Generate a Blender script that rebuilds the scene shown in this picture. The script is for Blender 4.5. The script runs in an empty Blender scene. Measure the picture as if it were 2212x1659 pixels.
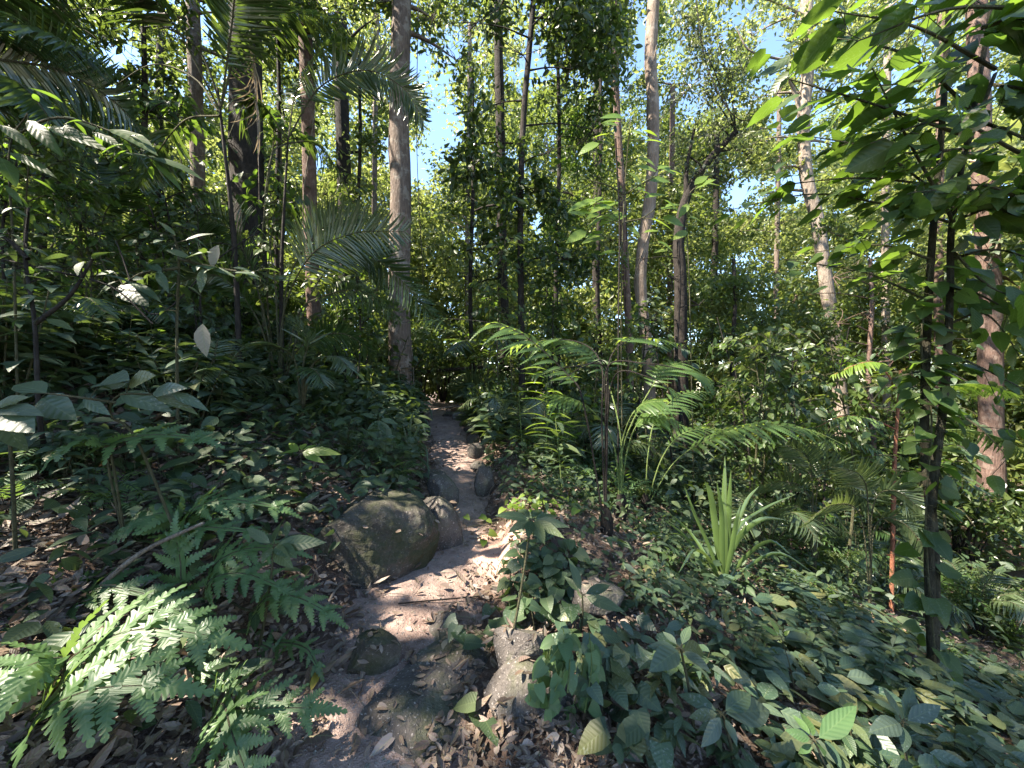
import bpy, math, random
import numpy as np
rng = np.random.default_rng(11)
random.seed(11)
C = bpy.context.scene.collection
A = lambda *a: np.array(a, float)

# ------------------------------------------------------------------ camera geometry
F, CX, CY, CAMZ = 830.0, 1106.0, 830.0, 1.6
def at(px, py, d):
    return A((px - CX) / F * d, d, CAMZ - (py - CY) / F * d)
def unit(v):
    v = np.asarray(v, float)
    return v / np.maximum(np.linalg.norm(v, axis=-1, keepdims=True), 1e-9)
SUN_EL, SUN_AZ = math.radians(51), math.radians(-104)          # azimuth from +Y towards +X
SUN = A(math.cos(SUN_EL) * math.sin(SUN_AZ), math.cos(SUN_EL) * math.cos(SUN_AZ), math.sin(SUN_EL))

# ------------------------------------------------------------------ terrain
def wob(x, y, s=1.0, k=0.0):
    x = x / s + k; y = y / s - k * .7
    return (np.sin(1.7 * x + 1.3 * np.sin(.9 * y + k)) + np.sin(2.3 * y + 1.1 * np.sin(1.3 * x + 2 + k))
            + .5 * np.sin(3.9 * x - 2.7 * y + k) + .5 * np.sin(4.3 * y + 3.1 * x + 1)) / 3
PY = [-6, 1, 2.4, 3.1, 4.5, 7.5, 10, 12, 16, 60]
PX = [-.4, -.55, -.62, -.42, -.62, -1.25, -2.0, -3.1, -6.5, -40]
HW = [.42, .42, .5, .34, .33, .42, .42, .4, .4, .4]
def path_x(y): return np.interp(y, PY, PX)
def path_w(y): return np.interp(y, PY, HW)
def hz(x, y):
    x = np.asarray(x, float); y = np.asarray(y, float)
    pz = .095 * np.clip(y, -5, 10) + .03 * np.clip(y - 10, 0, 60)
    u = path_x(y) - path_w(y) - x
    v = x - path_x(y) - path_w(y)
    up = np.clip(u, 0, None)
    left = 4.5 * (1 - np.exp(-.40 * up / 4.5)) + .10 * (1 - np.exp(-up / .15))
    vp = np.clip(v, 0, None)
    near = np.exp(-((y - 3.2) / 1.5) ** 2)
    hump = (.12 + .16 * near) * (1 - np.exp(-vp / .16)) * np.exp(-(vp / 1.3) ** 2)
    fall = .10 * vp + .055 * vp ** 2
    right = hump - 3.2 * np.tanh(fall / 3.2)
    rough = np.clip(np.maximum(u, v) / .5, 0, 1)
    n = (.015 + .05 * rough) * wob(x, y, .55) + .012 * wob(x, y, .17, 3.) + .12 * rough * wob(x, y, 2.3, 1.)
    return pz + left + right + n
def ray(px, py):
    d = np.linspace(.6, 60, 6000)
    p = at(px, py, d[:, None] if False else 1.0)
    z = CAMZ + (p[2] - CAMZ) * d
    g = hz(p[0] * d, d)
    k = np.argmax(z < g)
    if not (z < g).any(): k = len(d) - 1
    return A(p[0] * d[k], d[k], g[k])
def ground(x, y): return A(x, y, float(hz(x, y)))

# ------------------------------------------------------------------ mesh collecting
class MB:
    def __init__(s): s.V, s.Fc, s.UV, s.n = [], [], [], 0
    def add(s, V, faces, mat=0, uv=None):
        V = np.asarray(V, float).reshape(-1, 3)
        for f in faces:
            f = np.asarray(f, np.int64)
            if len(f): s.Fc.append((f + s.n, mat))
        s.V.append(V); s.UV.append(np.zeros((len(V), 2)) if uv is None else np.asarray(uv, float)); s.n += len(V)
    def build(s, name, mats, parent=None, origin=(0, 0, 0), smooth=False):
        me = bpy.data.meshes.new(name)
        V = (np.concatenate(s.V) if s.V else np.zeros((0, 3))) - np.asarray(origin, float)
        UV = np.concatenate(s.UV) if s.UV else np.zeros((0, 2))
        loops = np.concatenate([f.ravel() for f, m in s.Fc])
        sizes = np.concatenate([np.full(len(f), f.shape[1]) for f, m in s.Fc])
        mi = np.concatenate([np.full(len(f), m) for f, m in s.Fc])
        me.vertices.add(len(V)); me.vertices.foreach_set('co', V.astype(np.float32).ravel())
        me.loops.add(len(loops)); me.loops.foreach_set('vertex_index', loops.astype(np.int32))
        me.polygons.add(len(sizes))
        me.polygons.foreach_set('loop_start', np.concatenate([[0], np.cumsum(sizes)[:-1]]).astype(np.int32))
        me.polygons.foreach_set('material_index', mi.astype(np.int32))
        me.polygons.foreach_set('use_smooth', np.full(len(sizes), smooth))
        me.update(calc_edges=True)
        uvl = me.uv_layers.new(name='UVMap')
        uvl.data.foreach_set('uv', UV[loops].astype(np.float32).ravel())
        for m in (mats if isinstance(mats, (list, tuple)) else [mats]): me.materials.append(m)
        o = bpy.data.objects.new(name, me); C.objects.link(o)
        if parent is not None: o.parent = parent
        else: o.location = origin
        return o
def tag(o, label=None, cat=None, group=None, kind=None):
    if label: o['label'] = label
    if cat: o['category'] = cat
    if group: o['group'] = group
    if kind: o['kind'] = kind
    return o
def thing(name, label, cat, loc, group=None):
    o = bpy.data.objects.new(name, None); o.empty_display_size = .1
    C.objects.link(o); o.location = loc
    return tag(o, label, cat, group)
def copy_tree(o, parent=None):
    c = o.copy(); C.objects.link(c); c.parent = parent
    for ch in list(o.children): copy_tree(ch, c)
    return c

# ------------------------------------------------------------------ leaf templates
def blade(ws, ys=None, fw=None):
    m = len(ws); ys = np.linspace(0, 1, m) if ys is None else np.asarray(ys, float)
    fw = np.zeros(m) if fw is None else fw
    T = [(0, ys[0])]
    for i in range(1, m - 1):
        T += [(-ws[i] / 2, ys[i] + fw[i]), (0, ys[i]), (ws[i] / 2, ys[i] + fw[i])]
    T.append((0, ys[-1]))
    tri = [(0, 2, 1), (0, 3, 2)]; quad = []
    for i in range(m - 3):
        a, b = 1 + 3 * i, 4 + 3 * i
        quad += [(a, a + 1, b + 1, b), (a + 1, a + 2, b + 2, b + 1)]
    a, t = 1 + 3 * (m - 3), len(T) - 1
    tri += [(a, a + 1, t), (a + 1, a + 2, t)]
    return np.array(T, float), np.array(tri), np.array(quad).reshape(-1, 4)
T_FAR = blade([0, 1, 0], [0, .45, 1])
T_OVAL = blade([0, .8, 1, .72, 0], [0, .2, .45, .72, 1])
T_LANCE = blade([0, .55, .95, 1, .8, .42, 0], [0, .14, .3, .47, .66, .84, 1])
T_OVATE = blade([0, .78, 1, .9, .6, .22, 0], [0, .12, .32, .52, .74, .9, 1])
T_HEART = blade([0, .9, 1, .82, .45, 0], [0, .06, .26, .5, .78, 1], [0, -.1, 0, 0, 0, 0])
T_STRAP = blade([0, .75, 1, 1, .95, .85, .65, .4, 0], [0, .03, .2, .4, .55, .7, .83, .93, 1])
T_LEAFLET = blade([0, .7, 1, .8, .45, 0], [0, .08, .3, .6, .85, 1])
def lobed(n, depth, taper=.9):
    ws, ys, fw = [0], [0], [0]
    for i in range(n):
        y = (i + .45) / (n + .6)
        prof = (1 - taper * y ** 1.6) * min(1, .62 + 1.6 * y)
        ws += [prof * (1 - depth), prof, prof * (1 - .12 * depth)]; g = 1 / (n + .6)
        ys += [y - .32 * g, y + .05 * g, y + .36 * g]
        fw += [0, .30 * g, .42 * g]
    return blade(ws + [0], ys + [1], fw + [0])
T_LOBED = lobed(9, .55)
T_LOBED_S = lobed(6, .5)
T_COMB = lobed(15, .72, .92)

FILT = True
def leaves(mb, P, D, N, L, W, tpl, mat=0, droop=0., fold=.15, twist=0., wave=0.):
    P = np.atleast_2d(P).astype(float); n = len(P)
    if FILT and n:                                        # leave the gaps through which the sun reaches its patches
        k = shaded(P)
        if not k.all():
            if np.ndim(D) == 2: D = np.asarray(D)[k]
            if np.ndim(N) == 2: N = np.asarray(N)[k]
            L, W, droop, fold = [q[k] if np.ndim(q) else q for q in (L, W, droop, fold)]
            P = P[k]; n = len(P)
    if n == 0: return
    D = unit(np.broadcast_to(D, (n, 3))); N = np.broadcast_to(N, (n, 3))
    S = unit(np.cross(D, N) + 1e-6); N = np.cross(S, D)
    L = np.broadcast_to(L, (n,))[:, None, None]; W = np.broadcast_to(W, (n,))[:, None, None]
    droop = np.broadcast_to(droop, (n,))[:, None, None]; fold = np.broadcast_to(fold, (n,))[:, None, None]
    T, tri, quad = tpl; k = len(T)
    x = T[None, :, 0, None]; y = T[None, :, 1, None]
    z = fold * np.abs(x) * W - droop * y * y * L
    if wave: z = z + wave * W * np.sin(y * 14 + np.arange(n)[:, None, None] * 1.7) * np.abs(x) * 2
    fwd = y * (1 - .33 * np.clip(droop, 0, 1) ** 2 * y)
    V = P[:, None] + D[:, None] * (fwd * L) + S[:, None] * (x * W) + N[:, None] * z
    off = (np.arange(n) * k)[:, None, None]
    fs = [(tri[None] + off).reshape(-1, 3)]
    if len(quad): fs.append((quad[None] + off).reshape(-1, 4))
    uv = np.tile(np.stack([T[:, 0] + .5, T[:, 1]], 1), (n, 1))
    mb.add(V, fs, mat, uv)

def curve(pts, n):
    pts = np.asarray(pts, float)
    if len(pts) == 2: return pts[0] + (pts[1] - pts[0]) * np.linspace(0, 1, n)[:, None]
    P = np.vstack([2 * pts[0] - pts[1], pts, 2 * pts[-1] - pts[-2]])
    t = np.linspace(0, len(pts) - 1 - 1e-6, n); i = t.astype(int); f = (t - i)[:, None]
    a, b, c, d = P[i], P[i + 1], P[i + 2], P[i + 3]
    return .5 * (2 * b + (c - a) * f + (2 * a - 5 * b + 4 * c - d) * f ** 2 + (3 * b - a - 3 * c + d) * f ** 3)
def tangents(c): return unit(np.gradient(c, axis=0))
def tube(mb, c, r, sides=6, mat=0, bump=0., cap=True):
    c = np.asarray(c, float); n = len(c)
    r = np.broadcast_to(r, (n,)) if np.ndim(r) == 0 or len(np.atleast_1d(r)) == n else np.interp(np.linspace(0, 1, n), np.linspace(0, 1, len(r)), r)
    T = tangents(c); ref = A(0, 1, 0) if abs(T[0, 2]) > .7 else A(0, 0, 1)
    S = unit(np.cross(T, ref)); U = np.cross(S, T)
    a = np.linspace(0, 2 * np.pi, sides, endpoint=False)
    rr = np.repeat(r[:, None], sides, 1)
    if bump:
        k = rng.uniform(0, 9)
        rr = rr * (1 + bump * (np.sin(3 * a + k)[None] * .5 + np.sin(2 * a[None] + np.arange(n)[:, None] * .7 + k) * .5 + rng.normal(0, .35, rr.shape)))
    V = c[:, None] + (S[:, None] * np.cos(a)[None, :, None] + U[:, None] * np.sin(a)[None, :, None]) * rr[..., None]
    i, j = np.meshgrid(np.arange(n - 1), np.arange(sides), indexing='ij'); i = i.ravel(); j = j.ravel(); j2 = (j + 1) % sides
    q = np.stack([i * sides + j, i * sides + j2, (i + 1) * sides + j2, (i + 1) * sides + j], 1)
    uv = np.stack([np.tile(a / 6.283, n), np.repeat(np.linspace(0, 1, n), sides)], 1)
    mb.add(V.reshape(-1, 3), [q, ], mat, uv)
    if cap and sides > 2: mb.add(V[-1], [np.arange(sides)[None]], mat)

# ------------------------------------------------------------------ materials
def nt(name):
    m = bpy.data.materials.new(name); m.use_nodes = True
    t = m.node_tree; t.nodes.clear()
    return m, t.nodes, t.links
def ramp(ns, stops, interp='LINEAR'):
    r = ns.new('ShaderNodeValToRGB'); r.color_ramp.interpolation = interp
    e = r.color_ramp.elements
    while len(e) < len(stops): e.new(.5)
    for k, (p, c) in enumerate(stops): e[k].position = p; e[k].color = (*c, 1)
    return r
def mixc(ns, lk, fac, a, b, mode='MIX'):
    m = ns.new('ShaderNodeMix'); m.data_type = 'RGBA'; m.blend_type = mode
    for s, v in ((m.inputs[0], fac), (m.inputs[6], a), (m.inputs[7], b)):
        if hasattr(v, 'links'): lk.new(v, s)
        else: s.default_value = v if not isinstance(v, tuple) else (*v, 1)
    return m.outputs[2]
def math_(ns, lk, op, a, b=None, c=None, clamp=False):
    m = ns.new('ShaderNodeMath'); m.operation = op; m.use_clamp = clamp
    for s, v in zip(m.inputs, (a, b, c)):
        if v is None: continue
        if hasattr(v, 'links'): lk.new(v, s)
        else: s.default_value = v
    return m.outputs[0]
def noise(ns, lk, vec, scale, detail=3, rough=.55):
    n = ns.new('ShaderNodeTexNoise'); n.inputs['Scale'].default_value = scale
    n.inputs['Detail'].default_value = detail; n.inputs['Roughness'].default_value = rough
    if vec is not None: lk.new(vec, n.inputs['Vector'])
    return n.outputs['Fac']
def leaf_mat(name, cols, trans=.35, tcol=None, rough=.42, veins=0, blotch=0., spec=.5, vein=.5):
    m, ns, lk = nt(name)
    out = ns.new('ShaderNodeOutputMaterial'); bs = ns.new('ShaderNodeBsdfPrincipled')
    geo = ns.new('ShaderNodeNewGeometry')
    k = len(cols)
    r = ramp(ns, [(i / max(1, k - 1), c) for i, c in enumerate(cols)])
    lk.new(geo.outputs['Random Per Island'], r.inputs[0])
    col = r.outputs[0]
    if veins:
        uv = ns.new('ShaderNodeUVMap'); sep = ns.new('ShaderNodeSeparateXYZ'); lk.new(uv.outputs[0], sep.inputs[0])
        ax = math_(ns, lk, 'ABSOLUTE', math_(ns, lk, 'SUBTRACT', sep.outputs[0], .5))
        mid = math_(ns, lk, 'LESS_THAN', ax, .022)
        ph = math_(ns, lk, 'MULTIPLY', math_(ns, lk, 'SUBTRACT', sep.outputs[1], math_(ns, lk, 'MULTIPLY', ax, .45)), veins * 6.283)
        sn = math_(ns, lk, 'SINE', ph)
        lat = math_(ns, lk, 'GREATER_THAN', sn, .93)
        mask = math_(ns, lk, 'MULTIPLY', math_(ns, lk, 'MAXIMUM', mid, math_(ns, lk, 'MULTIPLY', lat, .5)), vein)
        col = mixc(ns, lk, mask, col, (.20, .24, .10))
        bp = ns.new('ShaderNodeBump'); bp.inputs['Strength'].default_value = .2; bp.inputs['Distance'].default_value = .003
        lk.new(sn, bp.inputs['Height']); lk.new(bp.outputs[0], bs.inputs['Normal'])
    if blotch:
        tc = ns.new('ShaderNodeTexCoord')
        nn = noise(ns, lk, tc.outputs['Object'], 95, 3)
        big = noise(ns, lk, tc.outputs['Object'], 5, 1)
        b = math_(ns, lk, 'MULTIPLY', math_(ns, lk, 'GREATER_THAN', nn, .60), math_(ns, lk, 'GREATER_THAN', big, .56))
        col = mixc(ns, lk, math_(ns, lk, 'MULTIPLY', b, blotch), col, (.22, .25, .21))
    lk.new(col, bs.inputs['Base Color']); bs.inputs['Roughness'].default_value = rough
    bs.inputs['Specular IOR Level'].default_value = spec
    if trans > 0:
        tr = ns.new('ShaderNodeBsdfTranslucent')
        tc_ = mixc(ns, lk, .62, col, tcol or (.22, .30, .02)); lk.new(tc_, tr.inputs['Color'])
        mx = ns.new('ShaderNodeMixShader'); mx.inputs[0].default_value = trans
        lk.new(bs.outputs[0], mx.inputs[1]); lk.new(tr.outputs[0], mx.inputs[2]); lk.new(mx.outputs[0], out.inputs[0])
    else: lk.new(bs.outputs[0], out.inputs[0])
    return m
def bark_mat(name, c1, c2, c3, scale=9., blotch=.5):
    m, ns, lk = nt(name)
    out = ns.new('ShaderNodeOutputMaterial'); bs = ns.new('ShaderNodeBsdfPrincipled'); lk.new(bs.outputs[0], out.inputs[0])
    tc = ns.new('ShaderNodeTexCoord'); mp = ns.new('ShaderNodeMapping'); mp.inputs['Scale'].default_value = (1, 1, .22)
    lk.new(tc.outputs['Object'], mp.inputs[0])
    n1 = noise(ns, lk, mp.outputs[0], scale * 3, 6, .7); n2 = noise(ns, lk, tc.outputs['Object'], scale * .7, 4, .65)
    r = ramp(ns, [(.32, c1), (.68, c2)]); lk.new(n1, r.inputs[0])
    r2 = ramp(ns, [(.52, (0, 0, 0)), (.60, (1, 1, 1))]); lk.new(n2, r2.inputs[0])
    col = mixc(ns, lk, math_(ns, lk, 'MULTIPLY', r2.outputs[0], blotch), r.outputs[0], c3)
    lk.new(col, bs.inputs['Base Color']); bs.inputs['Roughness'].default_value = .88; bs.inputs['Specular IOR Level'].default_value = .25
    bp = ns.new('ShaderNodeBump'); bp.inputs['Strength'].default_value = 1; bp.inputs['Distance'].default_value = .045
    lk.new(n1, bp.inputs['Height']); lk.new(bp.outputs[0], bs.inputs['Normal'])
    return m
def rock_mat(name, base, dark, moss, mossiness):
    m, ns, lk = nt(name)
    out = ns.new('ShaderNodeOutputMaterial'); bs = ns.new('ShaderNodeBsdfPrincipled'); lk.new(bs.outputs[0], out.inputs[0])
    tc = ns.new('ShaderNodeTexCoord'); v = tc.outputs['Object']
    n1 = noise(ns, lk, v, 6, 6, .65); n2 = noise(ns, lk, v, 75, 3, .6); n3 = noise(ns, lk, v, 3.2, 5, .7)
    r = ramp(ns, [(.3, dark), (.7, base)]); lk.new(n1, r.inputs[0])
    sp = ramp(ns, [(.60, (0, 0, 0)), (.68, (1, 1, 1))]); lk.new(n2, sp.inputs[0])
    col = mixc(ns, lk, math_(ns, lk, 'MULTIPLY', sp.outputs[0], .75), r.outputs[0], tuple(min(.6, c * 2.3 + .04) for c in base))
    nl = noise(ns, lk, v, 13, 5, .6); lr = ramp(ns, [(.60, (0, 0, 0)), (.63, (1, 1, 1))]); lk.new(nl, lr.inputs[0])
    col = mixc(ns, lk, math_(ns, lk, 'MULTIPLY', lr.outputs[0], .45), col, tuple(min(.4, c * 1.5 + .03) for c in base))
    nk = noise(ns, lk, v, 4.5, 8, .75); kr = ramp(ns, [(.485, (0, 0, 0)), (.5, (1, 1, 1)), (.515, (0, 0, 0))]); lk.new(nk, kr.inputs[0])
    col = mixc(ns, lk, math_(ns, lk, 'MULTIPLY', kr.outputs[0], .6), col, tuple(c * .5 for c in dark))
    geo = ns.new('ShaderNodeNewGeometry'); sep = ns.new('ShaderNodeSeparateXYZ'); lk.new(geo.outputs['Normal'], sep.inputs[0])
    mm = math_(ns, lk, 'ADD', math_(ns, lk, 'MULTIPLY', sep.outputs[2], .12), n3)
    mr = ramp(ns, [(.62 - .25 * mossiness, (0, 0, 0)), (.74 - .2 * mossiness, (1, 1, 1))]); lk.new(mm, mr.inputs[0])
    n4 = noise(ns, lk, v, 160, 2)
    mcol = mixc(ns, lk, n4, moss, tuple(c * 2.0 for c in moss))
    col = mixc(ns, lk, math_(ns, lk, 'MULTIPLY', mr.outputs[0], min(1, .55 + mossiness * .5)), col, mcol)
    lk.new(col, bs.inputs['Base Color']); bs.inputs['Roughness'].default_value = .9; bs.inputs['Specular IOR Level'].default_value = .25
    hgt = math_(ns, lk, 'ADD', n1, math_(ns, lk, 'MULTIPLY', n2, .5))
    bp = ns.new('ShaderNodeBump'); bp.inputs['Strength'].default_value = .9; bp.inputs['Distance'].default_value = .025
    lk.new(hgt, bp.inputs['Height']); lk.new(bp.outputs[0], bs.inputs['Normal'])
    return m
def soil_mat(name, cols, speck, scale=14., pale=.35):
    m, ns, lk = nt(name)
    out = ns.new('ShaderNodeOutputMaterial'); bs = ns.new('ShaderNodeBsdfPrincipled'); lk.new(bs.outputs[0], out.inputs[0])
    tc = ns.new('ShaderNodeTexCoord'); v = tc.outputs['Object']
    n0 = noise(ns, lk, v, 2.2, 4, .6); n1 = noise(ns, lk, v, scale, 6, .7); n2 = noise(ns, lk, v, 110, 2, .6)
    mixn = math_(ns, lk, 'ADD', math_(ns, lk, 'MULTIPLY', n0, .5), math_(ns, lk, 'MULTIPLY', n1, .5))
    r = ramp(ns, [(.36, cols[0]), (.5, cols[1]), (.64, cols[2])]); lk.new(mixn, r.inputs[0])
    sp = ramp(ns, [(.58, (0, 0, 0)), (.66, (1, 1, 1))]); lk.new(n2, sp.inputs[0])
    col = mixc(ns, lk, math_(ns, lk, 'MULTIPLY', sp.outputs[0], pale), r.outputs[0], speck)
    lk.new(col, bs.inputs['Base Color']); bs.inputs['Roughness'].default_value = .95; bs.inputs['Specular IOR Level'].default_value = .15
    h = math_(ns, lk, 'ADD', n1, math_(ns, lk, 'MULTIPLY', n2, .45))
    bp = ns.new('ShaderNodeBump'); bp.inputs['Strength'].default_value = 1; bp.inputs['Distance'].default_value = .03
    lk.new(h, bp.inputs['Height']); lk.new(bp.outputs[0], bs.inputs['Normal'])
    return m

M = {}
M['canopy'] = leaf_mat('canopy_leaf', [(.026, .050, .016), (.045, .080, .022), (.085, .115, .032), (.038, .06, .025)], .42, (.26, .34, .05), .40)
M['bright'] = leaf_mat('sun_painted_canopy_leaf', [(.07, .11, .03), (.12, .155, .04), (.17, .19, .07), (.08, .11, .045)], .5, (.38, .44, .10), .38)  # sunlight on the far crowns put into a lighter leaf colour
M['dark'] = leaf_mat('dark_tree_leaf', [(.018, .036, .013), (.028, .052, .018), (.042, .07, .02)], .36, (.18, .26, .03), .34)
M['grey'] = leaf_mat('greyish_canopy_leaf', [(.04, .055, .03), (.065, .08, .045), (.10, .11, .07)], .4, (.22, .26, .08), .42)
M['broad'] = leaf_mat('broad_understorey_leaf', [(.020, .042, .020), (.030, .058, .027), (.050, .082, .036), (.034, .055, .04), (.075, .10, .04)], .32, (.16, .24, .03), .47, 9, .4, .36, vein=.25)
M['glossy'] = leaf_mat('glossy_ground_leaf', [(.028, .055, .034), (.04, .072, .045), (.052, .088, .045), (.065, .09, .065), (.045, .075, .038), (.12, .12, .05), (.032, .062, .028)], .26, (.15, .23, .04), .40, 7, .4, .45, vein=.2)
M['sapling'] = leaf_mat('sapling_leaf', [(.024, .050, .014), (.038, .072, .018), (.055, .092, .024), (.033, .06, .02)], .48, (.20, .34, .03), .40, 8, .25, .4, vein=.25)
M['lime'] = leaf_mat('young_lime_leaf', [(.08, .15, .02), (.12, .19, .03), (.15, .21, .04)], .5, (.34, .48, .04), .38, 8, vein=.3)
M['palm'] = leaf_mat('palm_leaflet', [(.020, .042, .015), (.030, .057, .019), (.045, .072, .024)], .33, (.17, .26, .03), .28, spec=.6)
M['palmgrey'] = leaf_mat('pale_palm_leaflet', [(.042, .066, .032), (.058, .084, .038), (.08, .10, .05)], .34, (.2, .27, .05), .28, spec=.7)  # lighter copy of palm; on the sunlit palm its paleness paints the sun
M['fernlob'] = leaf_mat('lobed_fern_leaf', [(.042, .09, .034), (.06, .118, .04), (.078, .14, .045)], .36, (.22, .34, .05), .45, 9, .12, vein=.12)
M['treefern'] = leaf_mat('tree_fern_pinnule', [(.05, .10, .032), (.068, .125, .038), (.085, .145, .042)], .55, (.38, .50, .06), .38)
M['strap'] = leaf_mat('strap_leaf', [(.045, .08, .026), (.065, .105, .03), (.08, .12, .045)], .26, (.26, .36, .06), .24, spec=.8)
M['litter'] = leaf_mat('dead_leaf_litter', [(.05, .034, .028), (.10, .066, .053), (.16, .11, .09), (.24, .19, .165), (.08, .046, .034), (.19, .135, .10), (.12, .08, .068)], .12, (.25, .14, .07), .6, 6)
M['deadpale'] = leaf_mat('pale_dead_leaf', [(.20, .18, .145), (.27, .24, .19)], .3, (.4, .34, .24), .6, 8)
M['deadfrond'] = leaf_mat('dead_palm_leaflet', [(.16, .12, .08), (.26, .21, .15), (.33, .28, .22)], .25, (.3, .22, .12), .6)
M['yellow'] = leaf_mat('yellow_leaf', [(.35, .27, .04), (.40, .33, .06)], .4, (.5, .4, .05), .5, 8)
M['bark_pale'] = bark_mat('blotched_pale_bark', (.075, .055, .046), (.19, .145, .12), (.30, .27, .235), 8, .5)
M['bark_warm'] = bark_mat('smooth_warm_bark', (.13, .095, .072), (.25, .19, .15), (.34, .285, .235), 7, .45)
M['bark_white'] = bark_mat('white_bark', (.17, .13, .10), (.32, .27, .225), (.13, .10, .08), 7, .55)
M['stemdark'] = bark_mat('dark_sapling_stem', (.022, .02, .013), (.055, .05, .032), (.09, .085, .06), 20, .35)
M['bark_dark'] = bark_mat('dark_bark', (.010, .008, .007), (.032, .025, .021), (.06, .05, .043), 9, .4)
M['bark_red'] = bark_mat('reddish_bark', (.075, .045, .036), (.17, .11, .088), (.24, .19, .16), 9, .4)
M['stem'] = bark_mat('green_brown_stem', (.045, .045, .022), (.09, .085, .045), (.14, .13, .09), 20, .3)
M['stemgreen'] = bark_mat('fresh_green_stem', (.10, .15, .04), (.17, .22, .07), (.2, .24, .1), 20, .3)
M['stemblack'] = bark_mat('black_stipe', (.010, .008, .007), (.028, .022, .018), (.04, .03, .025), 20, .3)
M['stemred'] = bark_mat('red_spiny_stem', (.20, .07, .04), (.33, .13, .075), (.22, .16, .09), 20, .5)
M['twig'] = bark_mat('dead_twig', (.13, .10, .08), (.27, .22, .17), (.34, .30, .26), 20, .4)
M['rockmoss'] = rock_mat('mossy_granite', (.10, .087, .075), (.035, .03, .026), (.020, .023, .010), .62)
M['rock'] = rock_mat('grey_granite', (.12, .105, .096), (.042, .036, .032), (.03, .034, .015), .28)
M['rocksun'] = rock_mat('pale_sunlit_granite', (.26, .235, .21), (.10, .09, .08), (.05, .07, .02), .2)  # paler copy of the grey granite with sunlight put into its colour
M['path'] = soil_mat('sandy_path_soil', [(.13, .088, .075), (.235, .17, .145), (.34, .25, .215)], (.52, .45, .40))
M['soil'] = soil_mat('dark_forest_soil', [(.045, .030, .024), (.10, .068, .054), (.17, .12, .095)], (.25, .2, .17), 10, .2)
M['pinksoil'] = soil_mat('pink_bank_soil', [(.24, .14, .11), (.36, .23, .18), (.46, .31, .25)], (.5, .4, .34), 16, .3)

# ------------------------------------------------------------------ gaps in the canopy where the sun gets through
LIT = [(at(190, 1440, 1.4), .28), (at(60, 1560, 1.3), .22), (at(330, 1390, 1.4), .14), (ray(1065, 1200), .30), (ray(955, 925), .40), (ray(1000, 1290), .12),
       (ray(900, 1350), .14), (at(1565, 1080, 3.2), .26), (at(1600, 1180, 3.1), .15), (ray(1640, 1300), .24), (at(1180, 1500, 1.75), .14), (at(1230, 1400, 1.9), .16), (at(1800, 1590, 1.7), .22),
       (at(1690, 1370, 2.2), .08), (at(770, 650, 5.), .45), (at(560, 480, 5.5), .35), (at(1440, 880, 3.6), .36), (at(1180, 860, 4.4), .25),
       (at(990, 690, 3.9), .35), (at(1370, 300, 5.5), .75), (at(1380, 420, 5.5), .5), (at(290, 300, 2.5), .28), (at(1640, 950, 3.4), .4), (at(640, 980, 3.2), .12),
       (at(120, 600, 2.6), .1), (at(300, 640, 2.8), .12), (at(1200, 1330, 2.6), .2), (at(1160, 1140, 3.4), .22), (at(1900, 870, 5), .5), (ray(1480, 1180), .16),
       (at(1230, 1180, 3.2), .2), (at(700, 520, 5.5), .3), (at(480, 1560, 1.5), .08), (at(1720, 1530, 1.9), .1)]
LIT = [(p, r * 1.2) for p, r in LIT] + [(ray(975, 1000), .2), (ray(985, 955), .3), (ray(1010, 1255), .25), (ray(930, 1290), .16), (ray(960, 905), .4)]
for _k in range(90):                                       # and many small chinks
    _y = 1.3 + 9 * rng.random() ** 1.3; _x = rng.uniform(-1.2, 1.25) * _y
    LIT.append((ground(_x, _y) + A(0, 0, rng.uniform(0, .8)), rng.uniform(.05, .17)))
for _k in range(170):                                      # wider gaps over the forest behind
    _y = rng.uniform(8, 28); _x = rng.uniform(-1.2, 1.35) * _y
    LIT.append((ground(_x, _y) + A(0, 0, rng.uniform(.5, .55 * _y)), rng.uniform(.3, .95)))
LIT += [(at(1900, 60, 2.2), .25), (at(2100, 200, 2.4), .35), (at(1750, 200, 2.3), .22), (at(1980, 330, 2.4), .2), (at(2150, 30, 2.2), .25), (at(1650, 430, 2.9), .15), (at(1850, 180, 2.4), .3), (at(2060, 80, 2.3), .25), (at(1900, 450, 2.6), .2), (at(2180, 350, 2.3), .2)]
LITP = np.array([p for p, r in LIT]); LITR = np.array([r for p, r in LIT])
def shaded(P):
    k = np.ones(len(P), bool)
    if not len(P): return k
    m = P.mean(0); R = np.linalg.norm(P - m, axis=1).max()
    q = m - LITP; t = q @ SUN; dd = np.linalg.norm(q - t[:, None] * SUN, axis=1)
    for i in np.nonzero((dd < LITR + R) & (t > .5 - R))[0]:
        q = P - LITP[i]; t = q @ SUN
        k &= ~((t > .7) & (np.linalg.norm(q - t[:, None] * SUN, axis=1) < LITR[i]))
    return k
SKYHOLES = [(945, 270, 60, 135), (905, 360, 40, 60), (1385, 70, 26, 90), (1665, 110, 55, 100), (1690, 250, 50, 60), (1600, 420, 60, 70), (1900, 200, 100, 60),
            (980, 110, 30, 60), (700, 160, 26, 90), (690, 340, 22, 60), (1720, 400, 40, 60), (2170, 420, 50, 70), (1600, 20, 60, 40), (250, 120, 60, 40), (1160, 480, 20, 40),
            (440, 40, 40, 50), (840, 330, 18, 40)]
def open_sky(P):
    y = np.maximum(P[:, 1], .2)
    px = CX + P[:, 0] / y * F; py = CY - (P[:, 2] - CAMZ) / y * F
    k = np.ones(len(P), bool)
    for (x, yy, a, b) in SKYHOLES:
        q = ((px - x) / a) ** 2 + ((py - yy) / b) ** 2
        k &= ~((q < 1) & (P[:, 1] > 5) & (rng.random(len(P)) < 1.04 - q))
    return k

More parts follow.
